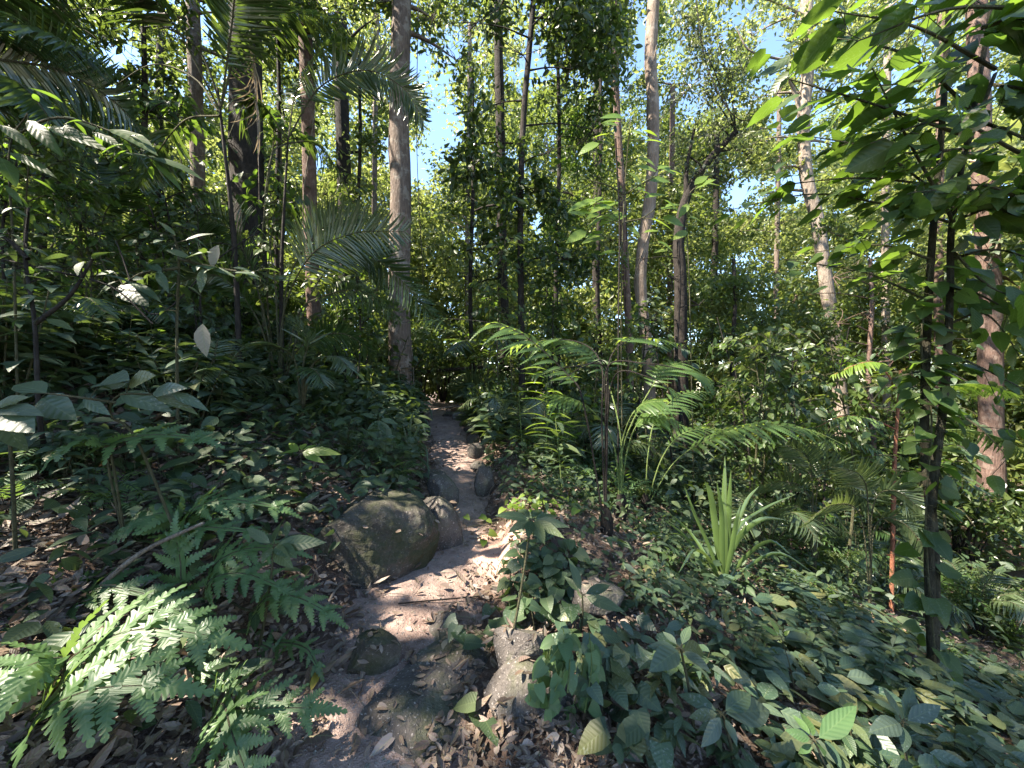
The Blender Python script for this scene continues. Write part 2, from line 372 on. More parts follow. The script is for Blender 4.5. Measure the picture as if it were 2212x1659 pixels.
# ------------------------------------------------------------------ foliage
def clump(c, rad, n, spread=.2, subs=None):
    subs = subs or max(3, n // 28)
    d = unit(rng.normal(size=(subs, 3))); rr = rng.random(subs) ** .45
    sc = c + d * rr[:, None] * rad
    i = rng.integers(0, subs, n)
    return sc[i] + rng.normal(size=(n, 3)) * spread * A(1, 1, .75) * np.mean(rad), sc
def foliage(mb, c, rad, n, L, mat=0, tpl=T_FAR, spread=.2, wr=.42, hang=.6, filt=True, sky=True):
    P, sc = clump(np.asarray(c, float), np.asarray(rad, float), n, spread)
    if filt: P = P[shaded(P)]
    if sky: P = P[open_sky(P)]
    m = len(P)
    D = unit(rng.normal(size=(m, 3)) * A(1, 1, .6) + A(0, 0, -hang))
    N = rng.normal(size=(m, 3)) * .75 + A(0, 0, 1)
    ll = L * rng.uniform(.6, 1.25, m)
    leaves(mb, P, D, N, ll, ll * wr * rng.uniform(.8, 1.2, m), tpl, mat, rng.uniform(0, .25, m), .2)
    return sc
def tree(name, label, pts, width, d0, bark, crown=(), fmat='canopy', L=.16, nper=None, overhead=None, bump=.05, sides=12, limbs=True, group=None, extra=(), wr=.42, tpl=T_FAR, spread=.2):
    """pts: (px, py, d) from the bottom to the top of what is seen; width: px at bottom and top"""
    P = [at(*p) for p in pts]
    g = ground(P[0][0], P[0][1])
    if P[0][2] > g[2] - .1: P = [A(P[0][0] + .02, P[0][1], g[2] - .15)] + P
    top = P[-1]; dirn = unit(P[-1] - P[-2])
    if overhead: P.append(top + dirn * A(.6, .6, 1) * (overhead[0] - top[2]))
    root = thing(name, label, 'tree', (P[0][0], P[0][1], g[2]), group)
    o = np.array(root.location)
    c = curve(P, 10 + 7 * len(P))
    r0, r1 = width[0] / F * d0 / 2, width[1] / F * d0 / 2
    t = np.linspace(0, 1, len(c))
    r = r0 + (r1 - r0) * t + r0 * .8 * np.exp(-t * len(c) / 1.6)
    mb = MB(); tube(mb, c, r, sides, 0, bump)
    for e in extra: tube(mb, curve([at(*q) for q in e[0]], 14), [e[1] / F * d0 / 2, e[2] / F * d0 / 2], 8, 0, bump)
    cm, lm, scs = MB(), MB(), []
    for q in crown:
        px, py, d, rx, ry = q[:5]
        rad = A(rx / F * d, .6 * (rx + ry) / 2 / F * d + .25, ry / F * d)
        area = rad[0] * rad[2] * 3.2
        n = int((nper or 2.2) * area / (L * L * wr * .5))
        scs.append((at(px, py, d), foliage(cm, at(px, py, d), rad, n, L, 0, tpl, spread, wr)))
    if overhead:
        ctr = P[-1]
        for k in range(overhead[2]):
            a = k * 2.4 + rng.uniform(0, 1); rr = overhead[1] * (.35 + .6 * (k / max(1, overhead[2] - 1)))
            q = ctr + A(math.cos(a) * rr, math.sin(a) * rr, rng.uniform(-1., .8))
            if q[1] < 2 and q[0] > 3: continue
            scs.append((q, foliage(cm, q, A(1.3, 1.3, .8) * overhead[1] / 2.6, overhead[3], max(L, .2), 0, T_FAR, .22)))
    for q, sc in scs:
        k = np.argmin(np.linalg.norm(c - q, axis=1) + np.maximum(0, c[:, 2] - q[2]) * 1.5)
        tube(lm, curve([c[k], (c[k] + q) / 2 + A(0, 0, .06 * np.linalg.norm(q - c[k])), q], 7), [max(.012, r[k] * .35), .008], 5)
        for s in sc[:: max(1, len(sc) // 7)]:
            tube(lm, curve([q, (q + s) / 2 + rng.normal(size=3) * .06, s], 4), [.009, .004], 4)
    mb.V += lm.V; mb.UV += lm.UV; mb.Fc += [(f + mb.n, m) for f, m in lm.Fc]; mb.n += lm.n
    mb.build('trunk', M[bark], root, o, True)
    if cm.n: cm.build('crown', M[fmat], root, o)
    return root

def palm_frond(mb, pts, nl=44, ll=.45, lw=.03, pet=.18, ang=55, lift=.15, droop=.35, matl=0, mats=1, rr=.012, side=None, gap=0., sag=.25):
    c = curve(pts, 40); T = tangents(c)
    t = np.linspace(pet, .995, nl); t = t + rng.normal(0, .003, nl); t = np.clip(t, 0, 1)
    ci = lambda a: np.stack([np.interp(t, np.linspace(0, 1, 40), a[:, k]) for k in range(3)], 1)
    P, Tt = ci(c), unit(ci(T))
    S = unit(np.cross(Tt, A(0, 0, 1)) + 1e-4) if side is None else unit(np.asarray(side, float) - (Tt @ np.asarray(side, float))[:, None] * Tt)
    Nn = np.cross(S, Tt)
    f = np.clip((t - pet) / (1 - pet), 0, 1)
    prof = np.clip(.45 + 2.2 * f, 0, 1) * (1 - .68 * f ** 2.2)
    for s in (-1, 1):
        keep = rng.random(nl) > gap
        a = np.radians(ang * (1 - .35 * f) + rng.normal(0, 3.5, nl))[:, None]
        D = unit(Tt * np.cos(a) + S * s * np.sin(a) + Nn * (lift + rng.normal(0, .05, (nl, 1))) - A(0, 0, sag) * .6)
        N = Nn + S * (-s) * .35 + rng.normal(0, .12, (nl, 3))
        Lh = ll * prof * rng.uniform(.9, 1.08, nl)
        leaves(mb, P[keep], D[keep], N[keep], Lh[keep], lw * rng.uniform(.85, 1.15, keep.sum()) * (.5 + .5 * prof[keep]), T_LEAFLET, matl, droop * rng.uniform(.6, 1.5, keep.sum()), .35)
    tube(mb, c, [rr, rr * .75, rr * .25], 5, mats)
def tree_fern_frond(mb, pts, npin=20, pl=.3, npl=15, pet=.2, matl=0, mats=1, rr=.008, up=(0, 0, 1), sag=.38):
    c = curve(pts, 40); T = tangents(c); up = np.asarray(up, float)
    t = np.linspace(pet, .99, npin); g = np.linspace(0, 1, 40)
    ci = lambda a: np.stack([np.interp(t, g, a[:, k]) for k in range(3)], 1)
    P, Tt = ci(c), unit(ci(T)); S = unit(np.cross(Tt, up) + 1e-4); Nn = np.cross(S, Tt)
    f = (t - pet) / (1 - pet); prof = np.clip(.42 + 1.9 * f, 0, 1) * np.clip(1 - f ** 2.6, .05, 1)
    for s in (-1, 1):
        a = np.radians(72 - 30 * f + rng.normal(0, 2.5, npin))[:, None]
        D = unit(Tt * np.cos(a) + S * s * np.sin(a) + Nn * .05); L = pl * prof * rng.uniform(.92, 1.06, npin)
        leaves(mb, P, D, Nn + rng.normal(0, .1, Nn.shape), L, L * .24 * np.clip(1.3 - .5 * L / pl, .8, 1.3), T_COMB, matl, sag * rng.uniform(.6, 1.3, npin), .1)
    tube(mb, c, [rr * 1.25, rr, rr * .3], 6, mats)
def lobed_frond(mb, pts, npin=6, pl=.3, pw=.075, pet=.35, matl=0, mats=1, rr=.006, up=(0, 0, 1), droop=.3, ang=62, tpl=T_LOBED, tipl=.8, wing=0.):
    c = curve(pts, 30); T = tangents(c); up = np.asarray(up, float)
    t = np.linspace(pet, .93, npin); g = np.linspace(0, 1, 30)
    ci = lambda a: np.stack([np.interp(t, g, a[:, k]) for k in range(3)], 1)
    P, Tt = ci(c), unit(ci(T)); S = unit(np.cross(Tt, up) + 1e-4); Nn = np.cross(S, Tt)
    f = (t - pet) / (1 - pet); prof = (1 - .62 * f) * (.86 + .14 * np.minimum(1, f * 6))
    for s in (-1, 1):
        a = np.radians(ang + 6 - 26 * f + rng.normal(0, 4, npin))[:, None]
        D = unit(Tt * np.cos(a) + S * s * np.sin(a) + Nn * .12)
        L = pl * prof * rng.uniform(.9, 1.1, npin)
        leaves(mb, P - Nn * .002 * s, D, Nn + rng.normal(0, .16, (npin, 3)), L, pw * (.62 + .38 * prof) * rng.uniform(.9, 1.1, npin), tpl, matl, droop * rng.uniform(.5, 1.4, npin), .12, wave=.10)
    leaves(mb, P[-1:], Tt[-1:], Nn[-1:], pl * tipl, pw * .95, tpl, matl, droop, .12, wave=.1)
    if wing:                                              # the green wing that joins the lobes along the rachis
        tt = np.linspace(pet - .02, .97, 26); ci2 = lambda a: np.stack([np.interp(tt, g, a[:, k]) for k in range(3)], 1)
        cw, Tw = ci2(c), unit(ci2(T)); Sw = unit(np.cross(Tw, up) + 1e-4); ww = wing * np.interp(tt, [pet - .02, pet + .1, .75, .97], [.2, 1, .9, .35])
        Vw = np.stack([cw - Sw * ww[:, None] / 2, cw, cw + Sw * ww[:, None] / 2], 1) + np.cross(Sw, Tw)[:, None] * .0015
        i = np.arange(25)[:, None] * 3
        mb.add(Vw.reshape(-1, 3), [np.concatenate([i + [[0, 1, 4, 3]], i + [[1, 2, 5, 4]]])], matl, np.stack([np.tile([0., .5, 1.], 26), np.repeat(tt, 3)], 1))
    tube(mb, c[:-1], [rr, rr * .8, rr * .4], 5, mats)

# ------------------------------------------------------------------ the setting
def build_ground():
    xs = np.concatenate([-np.geomspace(60, 3.5, 46), np.arange(-3.4, 3.4, .05), np.geomspace(3.45, 60, 46)])
    ys = np.concatenate([np.linspace(-12, .9, 16), np.arange(1., 8, .05), np.geomspace(8.05, 90, 70)])
    X, Y = np.meshgrid(xs, ys); Z = hz(X, Y)
    n, m = X.shape
    i, j = np.meshgrid(np.arange(n - 1), np.arange(m - 1), indexing='ij'); i = i.ravel(); j = j.ravel()
    q = np.stack([i * m + j, i * m + j + 1, (i + 1) * m + j + 1, (i + 1) * m + j], 1)
    mb = MB(); mb.add(np.stack([X, Y, Z], -1).reshape(-1, 3), [q])
    o = mb.build('ground', M['soil'], smooth=True); o['kind'] = 'structure'
    # the trodden path: an earth sheet on the ground
    ys = np.concatenate([np.arange(.3, 6, .04), np.arange(6, 15, .1)]); s = np.linspace(-1, 1, 25)
    wl = path_w(ys) * (1.0 + .22 * wob(ys, ys * 0 + 1, .5)); wr_ = path_w(ys) * (1.0 + .22 * wob(ys, ys * 0 + 7, .4, 2))
    W = np.where(s[None] < 0, wl[:, None], wr_[:, None]); X = path_x(ys)[:, None] + s[None] * W * 1.08; Y = np.repeat(ys[:, None], 25, 1)
    Z = hz(X, Y) + .016 - .034 * np.abs(s[None]) ** 3 + .006 * wob(X, Y, .09, 4)
    n, m = X.shape
    i, j = np.meshgrid(np.arange(n - 1), np.arange(m - 1), indexing='ij'); i = i.ravel(); j = j.ravel()
    q = np.stack([i * m + j, i * m + j + 1, (i + 1) * m + j + 1, (i + 1) * m + j], 1)
    mb = MB(); mb.add(np.stack([X, Y, Z], -1).reshape(-1, 3), [q])
    o = mb.build('path', M['path'], smooth=True); o['kind'] = 'structure'
    # a bare pink earth bank at the right edge of the path
    c = ray(1068, 1215); a = np.linspace(0, 2 * np.pi, 30)[:-1]; rs = np.linspace(0, 1, 9)
    X = c[0] + .03 + rs[:, None] * .30 * np.cos(a)[None] * (1 + .2 * np.sin(3 * a)); Y = c[1] + .1 + rs[:, None] * .48 * np.sin(a)[None] * (1 + .2 * np.cos(2 * a))
    Z = hz(X, Y) + .05 - .075 * rs[:, None] ** 2 + .01 * wob(X, Y, .06, 2)
    n, m = X.shape
    i, j = np.meshgrid(np.arange(n - 1), np.arange(m), indexing='ij'); i = i.ravel(); j = j.ravel(); j2 = (j + 1) % m
    mb = MB(); mb.add(np.stack([X, Y, Z], -1).reshape(-1, 3), [np.stack([i * m + j, i * m + j2, (i + 1) * m + j2, (i + 1) * m + j], 1)])
    o = mb.build('earth_bank', M['pinksoil'], smooth=True); o['kind'] = 'structure'
build_ground()

def gnormal(x, y, e=.03):
    return unit(np.stack([(hz(x - e, y) - hz(x + e, y)) / (2 * e), (hz(x, y - e) - hz(x, y + e)) / (2 * e), np.ones_like(np.asarray(x, float))], -1))
def scatter(n, dmin, dmax, smin, smax, power=1.):
    d = dmin + (dmax - dmin) * rng.random(n) ** power
    s = rng.uniform(smin, smax, n)
    return s * d, d
# ------------------------------------------------------------------ rocks
import bmesh
def ico(sub):
    bm = bmesh.new(); bmesh.ops.create_icosphere(bm, subdivisions=sub, radius=1)
    V = np.array([v.co[:] for v in bm.verts]); Fc = np.array([[v.index for v in f.verts] for f in bm.faces]); bm.free()
    return V, Fc
ICO6, ICO5, ICO4 = ico(7), ico(5), ico(4)
ROCKTOP = []
def rock(label, px, pyb, wpx, hpx, mat='rock', facets=12, deep=.8, sink=.12, rot=0., cut=(.5, .82), skew=(0, 0), name='boulder', d=None, rough=.02, flat=None, seed=0, box=.85):
    """pyb: pixel row of its foot; flat=(depth, height) in metres lays a slab flush with the ground"""
    r_ = np.random.default_rng(seed + int(px) * 7 + int(pyb))
    b = ray(px, pyb)
    if d is not None: b = at(px, pyb, d)
    d = b[1]; w, h = wpx / F * d, hpx / F * d
    if flat is None:
        kk = 1 / (1 - wpx / F * deep * .4); w, h = w * kk, h * kk
    V, Fc = ICO6 if wpx > 110 else ICO5 if wpx > 40 else ICO4
    V = np.sign(V) * np.abs(V) ** box
    if flat is None and d is None: hpx = hpx * .82
    for k in range(facets):
        n = unit(r_.normal(size=3) * A(1, 1, .8)); c = r_.uniform(*cut)
        t = V @ n; over = np.maximum(0, t - c); V -= over[:, None] * n * .93
    ph = r_.uniform(0, 9); U = V.copy(); amp = rough
    for q, sc_ in enumerate((.9, .42, .2, .1, .05)):
        V = V + unit(U) * (amp * wob(U[:, 0] * 2 + U[:, 2] * 1.3 + ph, U[:, 1] * 2 - U[:, 2] * 1.7 + ph * q, sc_, ph))[:, None]; amp *= .62
    V = (V - (V.max(0) + V.min(0)) / 2) / (V.max(0) - V.min(0)) * 2
    V[:, 0] += skew[0] * V[:, 2]; V[:, 1] += skew[1] * V[:, 2]
    ca, sa = math.cos(rot), math.sin(rot)
    dp = w / 2 * deep if flat is None else flat[0] / 2
    hh = h / 2 * (1 + sink) if flat is None else flat[1]
    V = V * A(w / 2, dp, hh)
    if flat is None:
        V = np.stack([V[:, 0] * ca - V[:, 2] * sa, V[:, 1], V[:, 0] * sa + V[:, 2] * ca], 1); c = A(b[0] * (b[1] + dp * .8) / b[1], b[1] + dp * .8, b[2] + h / 2 * (1 - sink))
    else:
        V = np.stack([V[:, 0] * ca - V[:, 1] * sa, V[:, 0] * sa + V[:, 1] * ca, V[:, 2]], 1); c = A(b[0], b[1] + dp, 0); c[2] = float(hz(c[0], c[1])) - flat[1] * .3
        V[:, 2] += .095 * V[:, 1]
    up = V[V[:, 2] > np.quantile(V[:, 2], .72)] + c
    ROCKTOP.append(up[r_.integers(0, len(up), int(8 + wpx / 9))])
    mb = MB(); mb.add(V + c, [Fc])
    o = mb.build(name, M[mat], None, c, True)
    return tag(o, label, 'rock')
rock('large dark mossy boulder at the left of the path, wider than all others', 803, 1264, 285, 150, 'rockmoss', 7, .75, .75, cut=(.74, .92), skew=(.10, .10), rough=.045, box=.72)
rock('rounded moss-edged boulder leaning against the right of the large mossy one', 935, 1200, 125, 105, 'rock', 9, .8, .4, skew=(-.1, 0))
rock('grey rock standing in the middle of the narrow path', 956, 1106, 74, 70, 'rock', 12, .8, .25)
rock('flat grey stone just behind the mid-path rock, by the left bank', 935, 1056, 62, 34, 'rock', 9, .8, .4)
rock('squarish dark stone edging the path on the right', 1046, 1074, 46, 62, 'rock', 12, .9, .3)
rock('wedge of green mossy rock jutting from the leaf litter in the path', 805, 1470, 135, 80, 'rockmoss', 14, .5, .45, rot=.38, cut=(.42, .75))
rock('flat angular brown stone slab embedded in the path', 945, 1415, 100, 66, 'rock', 13, rot=.4, cut=(.45, .75), flat=(.36, .07))
rock('broad speckled slab of bedrock at the bottom of the path', 885, 1720, 330, 200, 'rock', 10, rot=-.25, cut=(.5, .8), flat=(.85, .11))
rock('big speckled grey boulder under the heart-leaved creeper', 1175, 1830, 300, 300, 'rock', 11, .6, .1, rot=-.25, cut=(.5, .8), d=1.5)
rock('dark rock half hidden behind the thin path-edge stem', 1125, 1480, 120, 100, 'rock', 10, .7, .3)
rock('small rounded stone below the lobed ferns at the left path edge', 690, 1352, 52, 44, 'rock', 10, .9, .3)
rock('upright little stone beside the dead leaves at the left path edge', 640, 1300, 40, 50, 'rock', 10, .8, .3)
rock('grey speckled rock among the glossy leaves on the right bank', 1290, 1345, 120, 60, 'rock', 9, .8, .3)
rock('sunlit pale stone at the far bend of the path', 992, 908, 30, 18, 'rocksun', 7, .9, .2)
rock('low greenish stone left of the sunlit pale stone', 968, 902, 26, 12, 'rock', 7, .9, .2)
rock('dark stone right of the sunlit pale stone', 1010, 917, 26, 18, 'rock', 7, .9, .2)
rock('dark stone lining the right side of the far path', 1020, 938, 38, 20, 'rock', 8, .9, .2)
rock('rounded stone lining the path above the squarish stone', 1030, 992, 42, 32, 'rock', 8, .9, .2)
rock('brown stone lining the path under dark leaves', 1024, 962, 34, 22, 'rock', 8, .9, .2)
rock('low stone at the path edge touching the squarish one', 1034, 1022, 36, 22, 'rock', 8, .9, .2)
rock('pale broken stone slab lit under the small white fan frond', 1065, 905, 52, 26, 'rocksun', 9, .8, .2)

def litter():
    mb = MB()
    for (n, dm, dx, s0, s1, L, pw) in ((22000, .9, 5, -1.3, 1.2, .026, 1.2), (24000, .9, 6, -1.4, 1.4, .055, 1.25), (9000, 5, 14, -1.3, 1.2, .10, 1), (2600, 1.1, 4.5, -1.35, -.1, .10, 1), (12000, 0, 0, 0, 9, .075, 1)):
        x, y = scatter(n, dm, dx, s0, s1, pw) if s1 < 5 else (rng.uniform(-6, 5, n), rng.uniform(-.8, 2.2, n))
        if s1 > 5: k = np.abs(x) > 1.25 * np.maximum(y, .3); x, y, n = x[k], y[k], int(k.sum())
        off = np.abs(x - path_x(y)) / path_w(y)
        k = rng.random(n) < np.where(off < .5, .10, np.where(off < 1., .55, 1.))
        x, y = x[k], y[k]; m = len(x)
        N = gnormal(x, y) + rng.normal(0, .33, (m, 3)); a = rng.uniform(0, 6.283, m)
        D = np.stack([np.cos(a), np.sin(a), rng.normal(.02, .16, m)], 1)
        ll = L * rng.uniform(.35, 1.3, m)
        P = np.stack([x, y, hz(x, y) + .016 + rng.uniform(0, .035, m)], 1)
        leaves(mb, P, D, N, ll, ll * rng.uniform(.28, .55, m), T_OVAL, 0, rng.normal(.05, .35, m), rng.normal(.25, .45, m))
    P = np.concatenate(ROCKTOP); m = len(P); P = P + A(0, 0, .008); a = rng.uniform(0, 6.283, m); ll = rng.uniform(.02, .07, m)
    leaves(mb, P, np.stack([np.cos(a), np.sin(a), rng.normal(0, .15, m)], 1), rng.normal(0, .25, (m, 3)) + A(0, 0, 1), ll, ll * rng.uniform(.3, .55, m), T_OVAL, 0, rng.normal(.05, .3, m), rng.normal(.2, .3, m))
    tag(mb.build('leaf_litter', M['litter']), kind='stuff')
    mb = MB()                                             # grit and twigs lying about
    x, y = scatter(420, 1.1, 7, -1.2, 1.1)
    for i in range(len(x)):
        a = rng.uniform(0, 6.283); l = rng.uniform(.05, .28); h = float(hz(x[i], y[i])) + .03
        p = A(x[i], y[i], h); q = p + A(math.cos(a) * l, math.sin(a) * l, 0); q[2] = float(hz(q[0], q[1])) + .03
        tube(mb, curve([p, (p + q) / 2 + rng.normal(0, .012, 3), q], 4), rng.uniform(.0015, .004), 4)
    tag(mb.build('fallen_twigs', M['twig']), kind='stuff')
    mb = MB(); n = 2600
    y = .9 + 6 * rng.random(n) ** 1.3; x = path_x(y) + rng.normal(0, .5, n) * path_w(y)
    r = rng.uniform(.003, .011, n)
    B = A((1, 0, 0), (-.5, .8, 0), (-.5, -.8, 0), (0, 0, .9)) if False else np.array([(1, 0, 0), (-.5, .8, 0), (-.5, -.8, 0), (.1, .1, .9)])
    V = np.stack([x, y, hz(x, y) + .014], 1)[:, None] + B[None] * r[:, None, None] * rng.uniform(.6, 1.4, (n, 4, 1))
    f = np.array([(0, 1, 3), (1, 2, 3), (2, 0, 3)])
    mb.add(V.reshape(-1, 3), [(f[None] + (np.arange(n) * 4)[:, None, None]).reshape(-1, 3)])
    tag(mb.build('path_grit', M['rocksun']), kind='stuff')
litter()

# ------------------------------------------------------------------ trees
OV = 'overhead'
tree('rainforest_tree', 'tall straight tree with blotched grey bark at the left edge of the path', [(868, 880, 8.2), (862, 640, 8.2), (866, 420, 8.2), (862, 250, 8.2), (868, 0, 8.2)], (50, 38), 8.2, 'bark_pale', [(935, 40, 8.6, 80, 55), (985, 130, 9, 50, 50), (790, 10, 8.4, 80, 45)], L=.15, overhead=(12.5, 3., 7, 800), sides=20, bump=.02)
tree('slender_tree', 'slim smooth pale brown tree with a slight bend right of the dark leafy sapling', [(1402, 800, 9.5), (1385, 640, 9.5), (1388, 540, 9.5), (1408, 390, 9.5), (1411, 240, 9.5), (1405, 120, 9.5), (1412, 0, 9.5)], (24, 25), 9.5, 'bark_warm', overhead=(13, 2.6, 6, 600), sides=16, bump=.02)
tree('slender_tree', 'thin reddish trunk with a creeper just left of the slim pale tree', [(1360, 760, 12), (1348, 520, 12), (1335, 280, 12), (1328, 150, 12), (1330, 0, 12)], (16, 15), 12, 'bark_red', overhead=(14, 2.4, 5, 500), sides=12)
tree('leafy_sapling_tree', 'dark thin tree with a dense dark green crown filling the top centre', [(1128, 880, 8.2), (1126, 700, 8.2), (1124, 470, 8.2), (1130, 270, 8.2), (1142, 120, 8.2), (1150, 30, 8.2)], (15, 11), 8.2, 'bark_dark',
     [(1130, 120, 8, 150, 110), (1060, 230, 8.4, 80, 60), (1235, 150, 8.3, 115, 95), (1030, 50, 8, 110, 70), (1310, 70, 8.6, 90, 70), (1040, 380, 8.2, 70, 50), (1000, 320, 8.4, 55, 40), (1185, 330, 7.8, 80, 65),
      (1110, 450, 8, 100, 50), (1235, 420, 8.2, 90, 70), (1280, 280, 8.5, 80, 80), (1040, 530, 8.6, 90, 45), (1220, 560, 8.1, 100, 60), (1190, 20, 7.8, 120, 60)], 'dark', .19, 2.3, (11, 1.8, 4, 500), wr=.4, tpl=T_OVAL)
tree('rainforest_tree', 'thick blackish trunk behind hanging palm fronds on the left bank', [(548, 800, 7), (536, 450, 7), (532, 200, 7), (530, 0, 7)], (70, 56), 7, 'bark_dark', overhead=(10.5, 3.2, 7, 900), sides=18, fmat='dark')
tree('rainforest_tree', 'straight brown trunk between the blackish trunk and the blotched grey tree', [(682, 780, 9.5), (672, 500, 9.5), (664, 200, 9.5), (656, 0, 9.5)], (28, 26), 9.5, 'bark_red', [(650, 50, 9, 60, 50), (590, 20, 9, 60, 45), (720, 40, 9.2, 60, 50)], L=.15, overhead=(12, 3.2, 7, 800), sides=14)
tree('rainforest_tree', 'pale mottled trunk seen behind palm fronds in the upper left', [(430, 560, 10), (426, 330, 10), (420, 120, 10), (416, 0, 10)], (28, 24), 10, 'bark_pale', [(390, 60, 10, 80, 50), (480, 30, 10, 80, 50), (440, 140, 10.3, 60, 50)], L=.16, overhead=(11.5, 3.4, 7, 850), sides=12)
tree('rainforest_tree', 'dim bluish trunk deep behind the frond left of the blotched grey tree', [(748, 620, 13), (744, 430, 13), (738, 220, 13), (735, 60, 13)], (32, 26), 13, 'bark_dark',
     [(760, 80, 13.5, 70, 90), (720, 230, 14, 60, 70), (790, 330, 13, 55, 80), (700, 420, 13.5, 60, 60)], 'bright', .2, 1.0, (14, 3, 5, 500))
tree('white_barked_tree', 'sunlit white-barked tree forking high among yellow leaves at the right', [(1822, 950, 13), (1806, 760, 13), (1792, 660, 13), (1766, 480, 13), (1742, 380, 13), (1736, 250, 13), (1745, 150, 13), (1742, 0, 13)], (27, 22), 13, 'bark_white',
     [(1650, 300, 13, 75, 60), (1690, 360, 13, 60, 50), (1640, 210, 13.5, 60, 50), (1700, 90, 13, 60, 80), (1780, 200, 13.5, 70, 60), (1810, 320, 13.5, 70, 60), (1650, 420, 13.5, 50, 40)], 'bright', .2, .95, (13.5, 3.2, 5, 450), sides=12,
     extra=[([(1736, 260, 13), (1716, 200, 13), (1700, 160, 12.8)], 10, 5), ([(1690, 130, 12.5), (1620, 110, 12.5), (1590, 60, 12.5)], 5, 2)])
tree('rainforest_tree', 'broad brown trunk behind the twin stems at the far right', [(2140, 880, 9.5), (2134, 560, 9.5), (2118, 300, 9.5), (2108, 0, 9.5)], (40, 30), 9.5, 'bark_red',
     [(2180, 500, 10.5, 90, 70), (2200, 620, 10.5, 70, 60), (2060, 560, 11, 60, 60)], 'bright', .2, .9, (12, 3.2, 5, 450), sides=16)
tree('leaning_tree', 'dark leaning trunk that forks under a greyish crown right of centre', [(1470, 640, 14), (1466, 520, 14), (1482, 430, 14), (1530, 350, 14), (1590, 285, 14)], (30, 12), 14, 'bark_dark',
     [(1500, 60, 13.5, 80, 60), (1570, 150, 14, 95, 75), (1550, 270, 14, 80, 55), (1620, 330, 14, 60, 40), (1510, 180, 14, 60, 70), (1580, 380, 13.5, 60, 40), (1470, 330, 14, 60, 70)], 'grey', .2, 1.0, None, sides=10,
     extra=[([(1482, 430, 14), (1484, 360, 14), (1500, 280, 14)], 12, 5)])
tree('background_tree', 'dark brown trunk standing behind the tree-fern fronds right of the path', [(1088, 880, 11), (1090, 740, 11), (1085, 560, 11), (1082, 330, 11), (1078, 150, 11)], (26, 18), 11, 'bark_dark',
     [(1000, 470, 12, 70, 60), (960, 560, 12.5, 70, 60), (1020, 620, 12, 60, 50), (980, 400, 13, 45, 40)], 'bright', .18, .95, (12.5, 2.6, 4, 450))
for (lab, px, d, w, top, bk, fm, cr) in (
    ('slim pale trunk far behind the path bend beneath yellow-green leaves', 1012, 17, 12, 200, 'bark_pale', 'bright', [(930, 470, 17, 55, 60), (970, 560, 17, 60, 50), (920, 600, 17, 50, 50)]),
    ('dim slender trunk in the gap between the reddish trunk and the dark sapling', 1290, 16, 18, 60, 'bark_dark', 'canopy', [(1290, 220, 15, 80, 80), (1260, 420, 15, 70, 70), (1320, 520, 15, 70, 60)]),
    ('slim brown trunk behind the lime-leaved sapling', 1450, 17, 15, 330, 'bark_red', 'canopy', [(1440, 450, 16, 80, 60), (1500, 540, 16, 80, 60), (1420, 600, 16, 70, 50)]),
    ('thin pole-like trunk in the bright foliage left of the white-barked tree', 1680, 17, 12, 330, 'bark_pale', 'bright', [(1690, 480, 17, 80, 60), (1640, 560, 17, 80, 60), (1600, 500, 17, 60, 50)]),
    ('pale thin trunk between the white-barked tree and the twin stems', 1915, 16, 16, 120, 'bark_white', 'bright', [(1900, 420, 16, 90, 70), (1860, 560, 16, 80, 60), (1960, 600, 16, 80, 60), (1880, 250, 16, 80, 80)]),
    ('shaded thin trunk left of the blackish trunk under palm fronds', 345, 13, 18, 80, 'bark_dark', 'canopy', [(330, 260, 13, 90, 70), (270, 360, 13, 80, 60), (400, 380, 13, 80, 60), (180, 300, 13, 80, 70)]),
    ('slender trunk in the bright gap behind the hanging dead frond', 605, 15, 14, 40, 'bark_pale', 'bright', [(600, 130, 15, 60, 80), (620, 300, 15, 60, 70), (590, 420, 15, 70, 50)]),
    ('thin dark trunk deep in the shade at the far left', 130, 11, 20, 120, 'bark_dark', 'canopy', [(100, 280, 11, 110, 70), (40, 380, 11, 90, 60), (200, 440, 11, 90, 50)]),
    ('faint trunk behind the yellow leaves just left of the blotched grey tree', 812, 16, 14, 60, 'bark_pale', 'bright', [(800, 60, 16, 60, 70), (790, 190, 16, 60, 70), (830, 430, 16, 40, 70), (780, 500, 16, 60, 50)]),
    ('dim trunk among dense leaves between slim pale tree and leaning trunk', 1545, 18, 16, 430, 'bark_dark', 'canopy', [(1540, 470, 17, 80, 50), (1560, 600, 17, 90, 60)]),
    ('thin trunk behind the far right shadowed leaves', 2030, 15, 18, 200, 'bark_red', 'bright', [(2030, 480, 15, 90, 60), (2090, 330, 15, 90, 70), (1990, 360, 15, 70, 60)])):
    b = ground((px - CX) / F * d, d); pyb = CY - (b[2] - CAMZ) / d * F
    tree('background_tree', lab, [(px + 4, pyb, d), (px - 3, (pyb + top) / 2, d), (px + 2, top, d)], (w, w * .7), d, bk, cr, fm, .2, 1.0, (max(11, at(px, top, d)[2] + 3), 2.4, 4, 260), sides=8)

